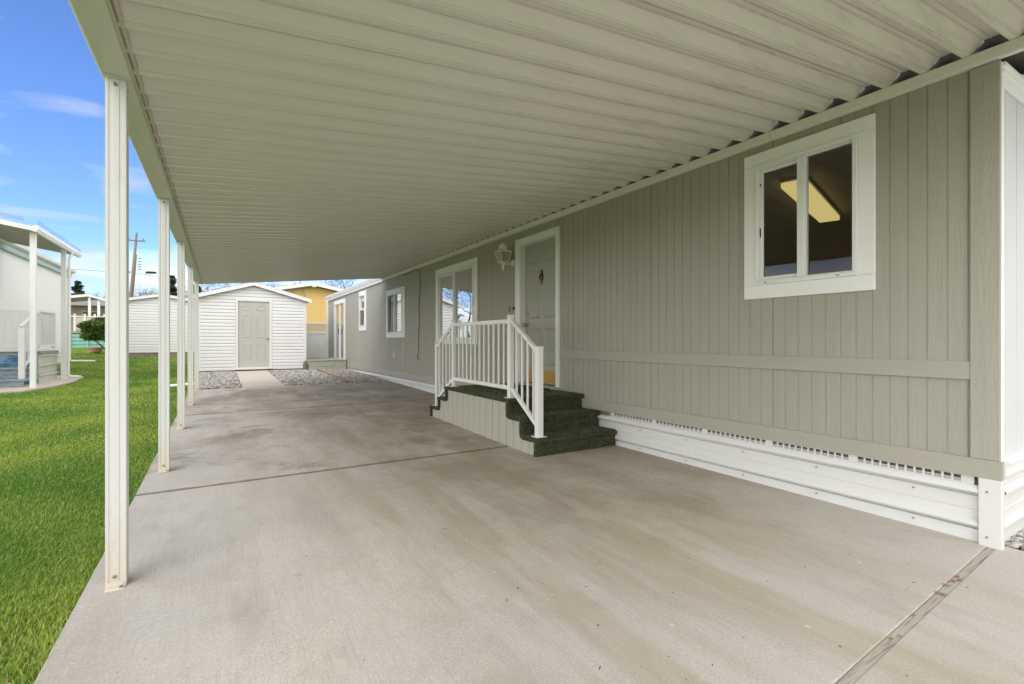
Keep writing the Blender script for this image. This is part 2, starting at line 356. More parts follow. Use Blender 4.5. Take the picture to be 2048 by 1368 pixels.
def np_mesh(name,V,Q,mat,tint=None):
    """V (n,3), Q (m,k) index array"""
    me=bpy.data.meshes.new(name); m,k=Q.shape
    me.vertices.add(len(V)); me.vertices.foreach_set('co',V.astype(np.float32).ravel())
    me.loops.add(m*k); me.loops.foreach_set('vertex_index',Q.astype(np.int32).ravel())
    me.polygons.add(m); me.polygons.foreach_set('loop_start',np.arange(0,m*k,k,dtype=np.int32)); 
    try: me.polygons.foreach_set('loop_total',np.full(m,k,dtype=np.int32))
    except Exception: pass
    me.update(calc_edges=True)
    if tint is not None:
        a=me.color_attributes.new('tint','FLOAT_COLOR','POINT')
        c=np.ones((len(V),4),np.float32); c[:,:3]=tint; a.data.foreach_set('color',c.ravel())
    me.materials.append(M[mat]); o=bpy.data.objects.new(name,me); col.objects.link(o); return o
# ================================================================== GROUND
SLX=-.53
def ground_sheet():
    xs=sorted(set([-900,-400,-150,-60,-30,-15,-8,-4,-2,-1,SLX-.005,4.5,9,15,30,80,300,900]))
    ys=sorted(set([-600,-100,-20,-6,-2,0,2,4,6,8,10,12,14.5,17,20,23.6,28,35,42,60,120,200,400,900]))
    V=[];Fc=[]
    for y in ys:
        for x in xs: V.append((x,y,G(y)-(.03 if x<SLX else .035)))
    nx=len(xs)
    for j in range(len(ys)-1):
        for i in range(nx-1): Fc.append((j*nx+i,j*nx+i+1,(j+1)*nx+i+1,(j+1)*nx+i))
    mb=MB(); mb.v=V; mb.f=Fc
    return struct(mb.build('lawn_ground','lawn',fix=False))
ground_sheet()
def slab(name,x0,x1,y0,y1,mat='concrete',t=.1,dz=0,bev=.008):
    mb=MB(); a,b=G(y0)+dz,G(y1)+dz
    mb.add([(x0,y0,a-t),(x1,y0,a-t),(x1,y1,b-t),(x0,y1,b-t),(x0,y0,a),(x1,y0,a),(x1,y1,b),(x0,y1,b)],[(0,3,2,1),(4,5,6,7),(0,1,5,4),(1,2,6,5),(2,3,7,6),(3,0,4,7)])
    return struct(mb.build(name,mat,bevel=bev,segs=2))
def jy(x): return .817+(x-1.95)*.0575
def slab_poly(name,pts,bev=.004,t=.1):
    mb=MB(); n=len(pts); mb.add([(x,y,G(y)) for x,y in pts]+[(x,y,G(y)-t) for x,y in pts],[tuple(range(n)),tuple(range(2*n-1,n-1,-1))]+[(i,i+n,(i+1)%n+n,(i+1)%n) for i in range(n)])
    return struct(mb.build(name,'concrete',bevel=bev,segs=2))
slab_poly('driveway_slab',[(SLX,jy(SLX)+.019),(3.70,jy(3.70)+.019),(3.70,3.999),(3.70,4.429),(SLX,4.429),(SLX,3.999)][:2]+[(3.70,4.429),(SLX,4.429)])
slab('driveway_slab',SLX,3.70,4.453,8.338,bev=.004)
slab('driveway_slab',SLX,3.70,8.362,12.0,bev=.004)
slab_poly('driveway_slab',[(SLX,-6),(8.0,-6),(8.0,.60),(3.72,.60),(3.72,jy(3.72)-.019),(SLX,jy(SLX)-.019)])
for yj,jw in ((4.441,.0115),(8.35,.0115)):
    struct(MB().box(SLX+.002,3.66,yj-jw,yj+jw,G(yj)-.09,G(yj)-.004).build('slab_joint',paint('joint_dirt',(.10,.08,.055),.95,.3,20,bump=.003)))
o=MB().bar((SLX,jy(SLX),-.055),(3.70,jy(3.70),-.055),.0365,.103).build('joint_board','joint_wood',bevel=.004)
tag(o,'weathered grey wooden expansion board set in the joint beside the front slab','board')
slab('garden_path',.41,1.27,12.012,17.02,'path',dz=.003)
# gravel bed sheet + pebbles
mb=MB(); mb.add([(SLX,12.0,.105-.006),(3.68,12.0,.099),(3.68,17.3,.172),(SLX,17.3,.172)],[(0,1,2,3)])
mb.add([(3.66,-3,-.02),(9,-3,-.02),(9,.888,-.02),(3.66,.888,-.02)],[])
struct(mb.build('gravel_bed','gravel_base',fix=False))
mb=MB(); mb.add([(3.73,.605,-.012),(8.0,.605,-.012),(8.0,1.05,-.012),(3.712,1.05,-.012)],[(0,1,2,3)])
struct(mb.build('gravel_bed','gravel_base',fix=False))
def pebbles(name,rects,cnt,size,label):
    # icosahedron base
    t=(1+5**.5)/2
    iv=np.array([(-1,t,0),(1,t,0),(-1,-t,0),(1,-t,0),(0,-1,t),(0,1,t),(0,-1,-t),(0,1,-t),(t,0,-1),(t,0,1),(-t,0,-1),(-t,0,1)])/math.hypot(1,t)
    fc=np.array([(0,11,5),(0,5,1),(0,1,7),(0,7,10),(0,10,11),(1,5,9),(5,11,4),(11,10,2),(10,7,6),(7,1,8),(3,9,4),(3,4,2),(3,2,6),(3,6,8),(3,8,9),(4,9,5),(2,4,11),(6,2,10),(8,6,7),(9,8,1)])
    P=[]
    ar=np.array([(r[1]-r[0])*(r[3]-r[2]) for r in rects]); pr=ar/ar.sum()
    for r,p in zip(rects,pr):
        n=int(cnt*p); P.append(np.stack([rng.uniform(r[0],r[1],n),rng.uniform(r[2],r[3],n)],1))
    P=np.concatenate(P); n=len(P)
    s=rng.uniform(.55,1.35,(n,1,1))*size
    sh=np.stack([rng.uniform(.8,1.3,n),rng.uniform(.7,1.1,n),rng.uniform(.45,.75,n)],1)[:,None,:]
    v=iv[None]*(1+rng.uniform(-.18,.18,(n,12,1)))*sh*s
    ang=rng.uniform(0,2*math.pi,n); ti=rng.uniform(-.6,.6,n)
    c,si=np.cos(ti)[:,None],np.sin(ti)[:,None]; v=np.stack([v[...,0]*c-v[...,2]*si,v[...,1],v[...,0]*si+v[...,2]*c],-1)
    c,si=np.cos(ang)[:,None],np.sin(ang)[:,None]; v=np.stack([v[...,0]*c-v[...,1]*si,v[...,0]*si+v[...,1]*c,v[...,2]],-1)
    z=np.interp(P[:,1],GX,GZ)-.004+rng.uniform(0,.012,n)
    v+=np.stack([P[:,0],P[:,1],z],1)[:,None,:]
    base=rng.uniform(.12,.60,(n,1)); warm=rng.uniform(0,.12,(n,1))
    tint=np.concatenate([base*(1+warm),base*1.0,base*(1-warm*1.3)],1).repeat(12,0)
    Q=(fc[None]+(np.arange(n)*12)[:,None,None]).reshape(-1,3)
    o=np_mesh(name,v.reshape(-1,3),Q,'pebbles',tint); tag(o,label,'gravel',kind='stuff'); return o
pebbles('gravel',[(SLX+.02,.40,12.02,17.0),(1.29,2.62,12.02,16.9)],13000,.026,'loose grey river gravel on both sides of the shed path')
pebbles('gravel',[(2.76,3.62,12.02,16.6)],2600,.022,'loose grey gravel between the stepping timbers along the house')
pebbles('gravel',[(3.74,5.5,.63,.90)],1500,.02,'grey gravel beside the front slab at the house corner')
o=MB().bar((2.70,12.02,G(12)+.005),(2.70,15.9,G(15.9)+.01),.09,.05).build('edging_board','rust_wood',bevel=.006); tag(o,'rust brown edging board lying between two gravel areas','edging')
for i in range(9):
    y=12.35+i*.46; o=MB().bar((2.86,y+.02*random.uniform(-1,1),G(y)+.010),(3.5,y+.06+.03*random.uniform(-1,1),G(y)+.010),.12,.04).build('stepping_timber','grey_wood',bevel=.008)
    tag(o,('weathered grey stepping timber nearest the driveway slab' if i==0 else 'weathered grey stepping timber nearest the low grey step' if i==8 else 'weathered grey stepping timber in the middle of the gravel strip by the house'),'timber','stepping timbers laid across the gravel strip')
# grass blades
def grass():
    out=[];T=[];cnt=0
    bands=[(.9,2.4,19000),(2.4,4,15000),(4,6.5,8000),(6.5,10,3800),(10,16,1500),(16,24,420),(24,34,160)]
    for r0,r1,dens in bands:
        # region x from left to slab edge
        xr=[-max(r1*.62+.6,4.8),SLX+.012]
        area=(xr[1]-xr[0])*(r1-r0); n=int(area*dens)
        if r0>16: n=min(n,60000)
        x=rng.uniform(xr[0],xr[1],n); y=rng.uniform(r0,r1,n)
        # keep those roughly in view (plus margin)
        d=x*math.sin(YAW)+y*math.cos(YAW); l=x*math.cos(YAW)-y*math.sin(YAW)
        ok=(d>.3)&((l/d>-1.35)|((rng.random(n)<.30)&(x>-4.8)))
        ok&=~((x<-3.05)&(y>13.2)&(y<17.3)); ok&=~((x<-4.55)&(y>11.9)&(y<24)); ok&=~((x>-.62)&(y>17))
        ok&=~((x>-3.9)&(y>25.9))
        x=x[ok];y=y[ok];n=len(x)
        d=x*math.sin(YAW)+y*math.cos(YAW)
        h=rng.uniform(.012,.030,n)*(1+.25*np.sin(x*5+np.sin(y*3))*np.cos(y*4.2))
        edge=np.clip((x-(SLX-.14))/.14,0,1); h*=1+.45*edge
        w=np.clip(.0011*np.maximum(d,1)/1.8,.0016,.02)
        a=rng.uniform(0,2*math.pi,n); ln=rng.uniform(.15,1.0,n)*h
        la=rng.uniform(0,2*math.pi,n)+.0
        bx,by=np.cos(a)*w,np.sin(a)*w; lx,ly=np.cos(la)*ln+.006,np.sin(la)*ln
        z=np.interp(y,GX,GZ)-.03
        p0=np.stack([x-bx,y-by,z],1);p1=np.stack([x+bx,y+by,z],1)
        p2=np.stack([x+lx*.45+bx*.8,y+ly*.45+by*.8,z+h*.65],1);p3=np.stack([x+lx*.45-bx*.8,y+ly*.45-by*.8,z+h*.65],1)
        p4=np.stack([x+lx,y+ly,z+h],1)
        out.append(np.stack([p0,p1,p2,p3,p4],1).reshape(-1,3))
        patch=.5+.5*np.sin(x*2.1+1.7*np.sin(y*1.3))*np.sin(y*1.7+1.2*np.cos(x*2.7))
        patch=np.clip((patch-.5)*1.5+.5+rng.normal(0,.25,n),0,1)[:,None]
        c=np.array([[.155,.32,.05]])*(1-patch)+np.array([[.39,.50,.085]])*patch
        c=c*rng.uniform(.65,1.3,(n,1))
        dry=(rng.random(n)<.05)[:,None]; c=np.where(dry,np.array([[.50,.46,.22]]),c); pale=(rng.random(n)<.12)[:,None]; c=np.where(pale,c*.6+np.array([[.24,.30,.14]]),c)
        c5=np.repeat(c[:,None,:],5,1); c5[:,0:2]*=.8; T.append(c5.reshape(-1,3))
    V=np.concatenate(out);T=np.concatenate(T);n=len(V)//5
    b=(np.arange(n)*5)[:,None]
    Q=np.concatenate([b+np.array([[0,1,2]]),b+np.array([[0,2,3]]),b+np.array([[3,2,4]])])
    print('grass blades',n)
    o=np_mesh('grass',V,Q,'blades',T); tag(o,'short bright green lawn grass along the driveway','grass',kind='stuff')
grass()
# ================================================================== HOUSE
W=3.65; HY0,HY1=.89,20.0; ZT=2.80
house=thing('manufactured_house','long sage green manufactured house with white trim along the covered driveway','house',(W,HY0,0))
def band_z(y): return float(np.interp(y,[.9,4.4,9.2,16,20],[.373,.355,.283,.235,.22]))
def band_t(y): return float(np.interp(y,[.9,4.4,9.2,16,20],[.476,.46,.41,.385,.37]))
GP=.0948
def wall_strip(mb,y0,y1,z0,z1,bottom_follow=False):
    """grooved siding sheet on plane X=W between y0..y1"""
    ys=[y0]; k=math.ceil((y0-1.676+.005)/GP); prof=[(y0,0)]
    while True:
        g=1.676+k*GP
        if g>y1-.006: break
        if g>y0+.006: prof+= [(g-.006,0),(g-.005,.008),(g+.005,.008),(g+.006,0)] if k%13==5 else [(g-.0045,0),(g-.003,.0045),(g+.003,.0045),(g+.0045,0)]
        k+=1
    prof.append((y1,0))
    b=len(mb.v)
    for y,dx in prof:
        zb=z0 if not bottom_follow else band_z(y)+.02
        mb.v+= [(W+dx,y,zb),(W+dx,y,z1)]
    for i in range(len(prof)-1): mb.f.append((b+2*i,b+2*i+1,b+2*i+3,b+2*i+2))
OPEN=[(1.565,2.285,1.57,2.515),(4.95,5.80,.0,2.47),(7.265,8.80,1.145,2.41),(10.97,12.11,1.30,2.28),(14.36,14.98,1.53,2.485),(17.09,18.76,.46,2.46)]
mb=MB(); y=HY0
for a,b,c,d in OPEN:
    wall_strip(mb,y,a,0,ZT,True)
    if c>.5: wall_strip(mb,a,b,0,c,True)
    wall_strip(mb,a,b,d,ZT); y=b
wall_strip(mb,y,HY1,0,ZT,True)
mb.build('wall','siding',house,fix=False)
# end and rear walls (closed body)
mb=MB(); mb.box(W+.002,9.0,HY1-.1,HY1,.1,2.8); mb.box(8.9,9.0,HY0+.02,HY1-.1,.1,2.8); mb.build('rear_wall','siding',house)
# front (street) gable wall, white
mb=MB(); prof=[]
x=W+.004; k=0
mb2=[]
ys=[W+.006]; 
gx=W+.11
pf=[(W+.004,0)]
while gx<8.9:
    pf+= [(gx-.005,0),(gx-.003,.007),(gx+.003,.007),(gx+.005,0)]; gx+=.2032
pf.append((9.0,0))
b=len(mb.v)
for px,dy in pf: mb.v+= [(px,HY0+dy,.40),(px,HY0+dy,2.62)]
for i in range(len(pf)-1): mb.f.append((b+2*i,b+2*i+2,b+2*i+3,b+2*i+1))
mb.add([(W+.004,HY0+.004,2.6),(9,HY0+.004,2.6),(6.33,HY0+.004,3.35)],[(0,1,2)])
mb.build('front_wall','white_wall',house,fix=False)
MB().box(W-.002,W+.035,HY0-.016,HY0,.385,2.66).build('corner_board','white_trim_v',house,bevel=.003)
# front white mouldings (upper crown + lower band)
mb=MB(); mb.prism([(HY0-.001,2.53),(HY0-.012,2.53),(HY0-.014,2.60),(HY0-.022,2.612),(HY0-.014,2.628),(HY0-.026,2.645),(HY0-.026,2.66),(HY0-.001,2.66)],'x',W+.014,9.05)
mb.build('crown_moulding','white_trim_h',house)
mb=MB(); mb.prism([(HY0-.001,.395),(HY0-.03,.395),(HY0-.032,.46),(HY0-.045,.468),(HY0-.04,.482),(HY0-.001,.485)],'x',W+.014,9.05)
mb.build('base_moulding','vinyl',house)
# corner trim, belly band, bottom band
MB().box(W-.018,W-.0025,HY0-.012,1.003,band_t(1)-.0,2.668).build('corner_board','siding_trim_v',house,bevel=.003)
MB().box(W-.016,W,1.004,4.873,.915,1.018).build('belly_band','siding_trim_h',house,bevel=.003)
mb=MB()
for y0,y1 in ((HY0-.02,4.95),(5.8,17.02),(18.82,HY1)):
    mb=MB()
    n=max(2,int((y1-y0)/1.2)); 
    for i in range(n):
        a=y0+(y1-y0)*i/n; c=y0+(y1-y0)*(i+1)/n
        mb.add([(W-.022,a,band_z(a)),(W-.022,c,band_z(c)),(W-.022,c,band_t(c)),(W-.022,a,band_t(a)),(W+.01,a,band_z(a)),(W+.01,c,band_z(c)),(W+.01,c,band_t(c)),(W+.01,a,band_t(a))],
          [(0,1,2,3),(3,2,6,7),(0,4,5,1)]+([(0,3,7,4)] if i==0 else [])+([(1,5,6,2)] if i==n-1 else []))
    mb.build('bottom_band','siding_trim_h',house)

# skirting
def skirt_prof(zt,zg):
    # (x offset outward negative, z)
    P=[(.004,zt-.004),(.004,zt-.050),(-.010,zt-.054),(-.024,zt-.076),(-.026,zt-.088),(-.022,zt-.091),(.032,zt-.092),(.032,zt-.116),(.009,zt-.117),(.006,zt-.19),(.0025,zt-.193),(.006,zt-.197),(.004,zt-.240),(-.014,zt-.258),(-.020,zt-.270),(-.020,zt-.279),(-.016,zt-.281),(.034,zt-.282),(.034,zt-.304),(.008,zt-.305),(.002,zt-.40)]
    return P
mb=MB(); ys=[HY0+.06]+list(np.linspace(1.5,17.0,30)); st=[]
for y in ys:
    P=skirt_prof(band_z(y),G(y)); st.append([(W+.008+dx,y,z) for dx,z in P])
b=0; n=len(st[0])
for s in st: mb.v+=s
for i in range(len(st)-1):
    for j in range(1,n-1): mb.f.append((i*n+j,(i+1)*n+j,(i+1)*n+j+1,i*n+j+1))
skirt=mb.build('skirting','skirt',house,fix=False)
lv=MB()
mb=MB()   # vent strip grid in front of dark backing
y=.99; c=0
while y<16.9:
    zt=band_z(y)
    if not (3.95<y<6.6):
        solid=(c%13==0)
        if solid: mb.box(W+.002,W+.006,y,y+.0448,zt-.052,zt)
        else:
            mb.box(W+.002,W+.006,y,y+.012,zt-.052,zt)
            mb.box(W+.002,W+.006,y+.0121,y+.0447,zt-.008,zt); mb.box(W+.002,W+.006,y+.0121,y+.0447,zt-.031,zt-.027)
            mb.box(W+.002,W+.006,y+.0121,y+.0447,zt-.052,zt-.044)
    y+=.0448; c+=1
mb.build('vent_strip','skirt',skirt)
for ya,yb in ((.99,3.97),(6.6,16.9)):
    ys_=np.linspace(ya,yb,12); b0=[(W+.011,q,band_z(q)-.047) for q in ys_]+[(W+.014,q,band_z(q)-.030) for q in ys_]
    lv.add(b0,[(i,i+1,i+13,i+12) for i in range(11)])
lv.builds('vent_louvre',paint('grey_louvre',(.5,.49,.46),.6,bump=0),skirt)
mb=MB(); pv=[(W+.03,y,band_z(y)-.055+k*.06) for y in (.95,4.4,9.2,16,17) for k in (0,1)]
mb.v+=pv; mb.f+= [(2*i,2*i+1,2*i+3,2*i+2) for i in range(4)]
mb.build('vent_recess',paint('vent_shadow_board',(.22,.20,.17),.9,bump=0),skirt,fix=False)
mb=MB()
for y in np.arange(1.27,12,.565):
    if 3.9<y<6.7: continue
    zt=band_z(y)
    for dz in (.137,.325):
        if zt-dz>G(y)+.02: mb.lathe([(.0055,-.004),(.0055,.001),(.003,.003)],(W+.0,y,zt-dz),'x',8)
mb.builds('screw','bolt',skirt)
# metal corner piece + front skirt
mb=MB(); mb.box(W-.022,W+.02,HY0-.022,.968,-.02,band_z(.9)); mb.build('skirt_corner','skirt',skirt,bevel=.006,segs=2)
mb=MB(); P=skirt_prof(.385,-.02); st=[[(x,HY0+.0+dx,z) for dx,z in P] for x in (W+.022,9.0)]
mb.v+=st[0]+st[1]; n=len(P)
for j in range(0,n-1): mb.f.append((j,n+j,n+j+1,j+1))
mb.build('front_skirting','skirt',house,fix=False)
mb=MB()
for z in (.05,.30):
    mb.lathe([(.0055,.0),(.0055,-.004),(.003,-.006)],(W-.022,.93,z),'x',8)
mb.builds('screw','bolt',skirt)
# roof fascia/gutter beyond the carport, roof
mb=MB(); mb.prism([(W-.012,2.655),(W-.05,2.66),(W-.055,2.72),(W-.07,2.725),(W-.10,2.80),(W-.105,2.84),(W-.02,2.845),(W-.005,2.80)],'y',12.46,20.25)
mb.build('gutter','vinyl',house,bevel=.002)
mb=MB(); mb.prism([(W-.06,2.851),(6.33,3.42),(9.2,2.851),(9.2,2.81),(6.33,3.36),(W-.03,2.81)],'y',HY0-.85,20.25); mb.build('roof','shingle',house)  # front overhang lengthened to dim the sky light on the front wall
MB().tube([(W-.05,20.1,2.7),(W-.03,20.05,2.6),(W-.03,20.05,.3)],.03,8).build('downspout','white_metal',house)
# interior shell
mb=MB(); mb.box(W+.10,7.4,1.0,16.0,.5,2.72); o=mb.build('interior_room','interior',house)
bm=bmesh.new(); bm.from_mesh(o.data)
for f in list(bm.faces):
    c=f.calc_center_median()
    if c.x<W+.2: bm.faces.remove(f)
bm.to_mesh(o.data); bm.free()
o.data.materials.append(M['interior_ceiling']); o.data.materials.append(M['carpet_int'])
for p in o.data.polygons:
    if p.center.z>2.6: p.material_index=1
    elif p.center.z<.6: p.material_index=2
mb=MB(); 
# wall liner: strips around the openings on inner side
y=1.0
for a,b,c,d in OPEN[:5]:
    mb.add([(W+.1,y,.5),(W+.1,a,.5),(W+.1,a,2.72),(W+.1,y,2.72)],[(0,1,2,3)])
    if c>.5: mb.add([(W+.1,a,.5),(W+.1,b,.5),(W+.1,b,c),(W+.1,a,c)],[(0,1,2,3)])
    mb.add([(W+.1,a,d),(W+.1,b,d),(W+.1,b,2.72),(W+.1,a,2.72)],[(0,1,2,3)])
    # reveals
    a-=.004;b+=.004;d+=.004;c-=.004
    mb.add([(W+.01,a,c),(W+.1,a,c),(W+.1,a,d),(W+.01,a,d)],[(0,1,2,3)]); mb.add([(W+.01,b,c),(W+.1,b,c),(W+.1,b,d),(W+.01,b,d)],[(0,1,2,3)])
    mb.add([(W+.01,a,d),(W+.1,a,d),(W+.1,b,d),(W+.01,b,d)],[(0,1,2,3)])
    if c>.5: mb.add([(W+.01,a,c),(W+.1,a,c),(W+.1,b,c),(W+.01,b,c)],[(0,1,2,3)])
    y=b-.004
mb.add([(W+.1,y,.5),(W+.1,16,.5),(W+.1,16,2.72),(W+.1,y,2.72)],[(0,1,2,3)])
mb.box(W+.1,7.4,4.6,4.68,.5,2.72); mb.box(W+.1,7.4,9.6,9.68,.5,2.72); mb.box(W+.1,7.4,13.2,13.28,.5,2.72)
mb.build('interior_partition','interior',house)
# windows
def window(y0,y1,z0,z1,iy0,iy1,iz0,iz1,split,vertical=True,screen_side=None):
    X=W-.022
    t=MB()
    t.box(X,W+.001,y0,y1,iz1,z1)
    top=t.build('window','white_trim_h',house,bevel=.003)
    MB().box(X,W+.001,y0,y1,z0,iz0).build('sill','white_trim_h',top,bevel=.003)
    t=MB(); t.box(X+.0005,W+.001,y0,iy0,iz0+.001,iz1-.001); t.box(X+.0005,W+.001,iy1,y1,iz0+.001,iz1-.001)
    t.builds('side_casing','white_trim_v',top,bevel=.003)
    f=MB(); w=.028; Xa,Xb=W-.034,W+.03
    f.box(Xa,Xb,iy0,iy1,iz1-w,iz1); f.box(Xa,Xb,iy0,iy1,iz0,iz0+w); f.box(Xa,Xb,iy0,iy0+w,iz0+w+.0005,iz1-w-.0005); f.box(Xa,Xb,iy1-w,iy1,iz0+w+.0005,iz1-w-.0005)
    # sash tracks
    f.box(Xa+.02,Xb+.002,iy0+w+.0005,iy1-w-.0005,iz0+w+.0005,iz0+w+.012); f.box(Xa+.02,Xb+.002,iy0+w+.0005,iy1-w-.0005,iz1-w-.012,iz1-w-.0005)
    if vertical: f.box(Xa+.006,Xb+.004,split-.027,split+.027,iz0+w+.001,iz1-w-.001)
    else: f.box(Xa+.006,Xb+.004,iy0+w+.001,iy1-w-.001,split-.025,split+.025)
    f.build('frame','vinyl',top,bevel=.004,segs=2)
    s=MB()
    if vertical:   # sliding sash (far side) recessed
        a,b=split+.028,iy1-w-.001; sw=.022
        s.box(W-.002,W+.02,a,b,iz0+w+.014,iz0+w+.014+sw); s.box(W-.002,W+.02,a,b,iz1-w-.014-sw,iz1-w-.014)
        s.box(W-.002,W+.02,b-sw,b,iz0+w+.014+sw,iz1-w-.014-sw); s.box(W-.002,W+.02,a,a+.012,iz0+w+.014+sw,iz1-w-.014-sw)
    else:
        a,b=iz0+w+.014,split-.026; sw=.02
        s.box(W-.002,W+.02,iy0+w+.001,iy1-w-.001,a,a+sw); s.box(W-.002,W+.02,iy0+w+.001,iy1-w-.001,b-sw,b)
        s.box(W-.002,W+.02,iy0+w+.001,iy0+w+sw,a+sw,b-sw); s.box(W-.002,W+.02,iy1-w-sw,iy1-w-.001,a+sw,b-sw)
    s.build('sash','vinyl',top,bevel=.002)
    g=MB()
    if vertical:
        g.add([(W+.012,iy0+w,iz0+w),(W+.012,split,iz0+w),(W+.012,split,iz1-w),(W+.012,iy0+w,iz1-w)],[(0,1,2,3)])
        g.add([(W+.016,split,iz0+w),(W+.016,iy1-w,iz0+w),(W+.016,iy1-w,iz1-w),(W+.016,split,iz1-w)],[(0,1,2,3)])
    else:
        g.add([(W+.012,iy0+w,split),(W+.012,iy1-w,split),(W+.012,iy1-w,iz1-w),(W+.012,iy0+w,iz1-w)],[(0,1,2,3)])
        g.add([(W+.016,iy0+w,iz0+w),(W+.016,iy1-w,iz0+w),(W+.016,iy1-w,split),(W+.016,iy0+w,split)],[(0,1,2,3)])
    g.builds('pane','glass',top,fix=False)
    if screen_side:
        q=MB(); 
        if vertical: q.add([(W-.0045,split+.03,iz0+w),(W-.0045,iy1-w,iz0+w),(W-.0045,iy1-w,iz1-w),(W-.0045,split+.03,iz1-w)],[(0,1,2,3)])
        else: q.add([(W-.0045,iy0+w,iz0+w),(W-.0045,iy1-w,iz0+w),(W-.0045,iy1-w,split-.03),(W-.0045,iy0+w,split-.03)],[(0,1,2,3)])
        q.build('insect_screen','screen',top,fix=False)
    return top
w1=window(1.467,2.378,1.465,2.612,1.565,2.285,1.57,2.515,1.930)
mb=MB(); 
for yy in (1.68,2.19): mb.box(W-.0355,W-.0338,yy-.012,yy+.012,1.580,1.588)
mb.builds('weep_cover','bolt',w1)
mb=MB(); mb.box(W-.005,W+.004,2.246,2.254,1.95,2.02); mb.box(W-.005,W+.004,2.246,2.254,2.35,2.37); mb.builds('latch','black',w1)
w1['label']='large white framed sliding window nearest the front, lit ceiling lamp inside'
window(7.13,8.92,1.07,2.51,7.265,8.80,1.145,2.41,8.06)
window(10.78,12.22,1.20,2.385,10.97,12.11,1.30,2.28,11.56,True,True)
window(14.24,15.06,1.42,2.60,14.36,14.98,1.53,2.485,2.05,False,True)
# sliding glass door
t=MB(); t.box(W-.022,W+.001,17.0,18.83,2.46,2.56); t.box(W-.0215,W+.001,17.0,17.09,.46,2.459); t.box(W-.0215,W+.001,18.76,18.83,.46,2.459)
sd=t.build('sliding_door','white_trim_v',house,bevel=.003)
f=MB()
for y in (17.10,17.86,18.62):
    f.box(W-.03,W+.02,y,y+.06,.50,2.42)
f.box(W-.03,W+.02,17.09,18.76,.46,.50); f.box(W-.03,W+.02,17.09,18.76,2.42,2.46); f.build('frame','vinyl',sd,bevel=.003)
g=MB(); g.add([(W+.005,17.1,.5),(W+.005,18.7,.5),(W+.005,18.7,2.42),(W+.005,17.1,2.42)],[(0,1,2,3)]); g.build('pane','glass',sd,fix=False)
mb=MB(); n=40; 
for i in range(n):
    y=17.0+i*.046; mb.v+= [(W+.08+.02*(i%2),y,.5),(W+.08+.02*(i%2),y,2.45)]
for i in range(n-1): mb.f.append((2*i,2*i+1,2*i+3,2*i+2))
mb.build('curtain','curtain',sd,fix=False)
MB().box(W-.06,W-.03,17.885,17.905,1.35,1.55).build('handle','black',sd,bevel=.004)
# front door
t=MB(); X=W-.024
t.box(X,W+.09,4.875,4.95,.53,2.548); t.box(X,W+.09,5.80,5.90,.53,2.548); t.box(X+.0005,W+.09,4.951,5.799,2.47,2.547)
t.box(X-.012,W,4.872,4.89,.53,2.56); t.box(X-.012,W,5.885,5.905,.53,2.56); t.box(X-.012,W,4.872,5.905,2.548,2.566)
dr=t.build('door_casing','vinyl',house,bevel=.004)
t=MB(); XD=W+.075
t.box(XD,XD+.03,4.952,5.798,.555,2.468)
for (a,b) in ((5.03,5.315),(5.435,5.70)):
    for (c,d) in ((2.19,2.36),(1.44,2.10),(.80,1.30)):
        # bevelled raised panel with moulded recess
        m=.022
        t.add([(XD-.001,a,c),(XD-.001,b,c),(XD-.001,b,d),(XD-.001,a,d),(XD-.012,a+m*.5,c+m*.5),(XD-.012,b-m*.5,c+m*.5),(XD-.012,b-m*.5,d-m*.5),(XD-.012,a+m*.5,d-m*.5),
               (XD-.003,a+m*1.3,c+m*1.3),(XD-.003,b-m*1.3,c+m*1.3),(XD-.003,b-m*1.3,d-m*1.3),(XD-.003,a+m*1.3,d-m*1.3)],
              [(0,1,5,4),(1,2,6,5),(2,3,7,6),(3,0,4,7),(4,5,9,8),(5,6,10,9),(6,7,11,10),(7,4,8,11),(8,9,10,11)])
door=t.build('front_door','door',house)
mb=MB(); mb.lathe([(.028,0),(.028,-.008),(.012,-.012),(.012,-.035),(.026,-.045),(.030,-.060),(.022,-.075),(.004,-.08)],(XD,5.735,1.355),'x',16); mb.build('knob','brass',door,smooth=True)
mb=MB(); mb.lathe([(.026,0),(.026,-.010),(.018,-.016),(.004,-.018)],(XD,5.735,1.515),'x',16); mb.box(XD-.030,XD-.016,5.73,5.74,1.505,1.525); mb.build('deadbolt','brass',door,smooth=False)
mb=MB(); mb.lathe([(.004,-.11),(.013,-.08),(.009,-.06),(.026,-.035),(.030,0),(.024,.035),(.010,.055),(.014,.075),(.003,.10)],(XD-.012,5.375,1.995),'z',10)
mb.lathe([(.004,-.02),(.013,0),(.004,.02)],(XD-.048,5.375,1.985),'z',8); mb.build('knocker','dark_brass',door,smooth=True)
MB().box(XD-.003,XD-.0005,4.98,5.76,.572,.735).build('kick_plate','gold_plate',door)
MB().box(W-.06,W+.085,4.86,5.90,.508,.545).build('threshold','joint_wood',house,bevel=.004)
# outlet, doorbell (parts of the wall)
mb=MB(); mb.box(W-.014,W,11.60,11.68,.73,.87); ob=mb.build('outlet','vinyl',house,bevel=.004)
mb=MB(); mb.box(W-.0165,W-.014,11.62,11.66,.82,.85); mb.box(W-.0165,W-.014,11.62,11.66,.75,.78); mb.builds('socket','black',ob)
mb=MB(); mb.lathe([(.022,0),(.022,-.014),(.012,-.02)],(W,5.985,1.60),'x',14); mb.build('doorbell','black',house)
mb=MB(); mb.lathe([(.003,-.04),(.016,-.02),(.010,0),(.018,.02),(.006,.04)],(W-.008,6.10,1.59),'z',6); mb.build('wall_ornament','leaf_dry',house)
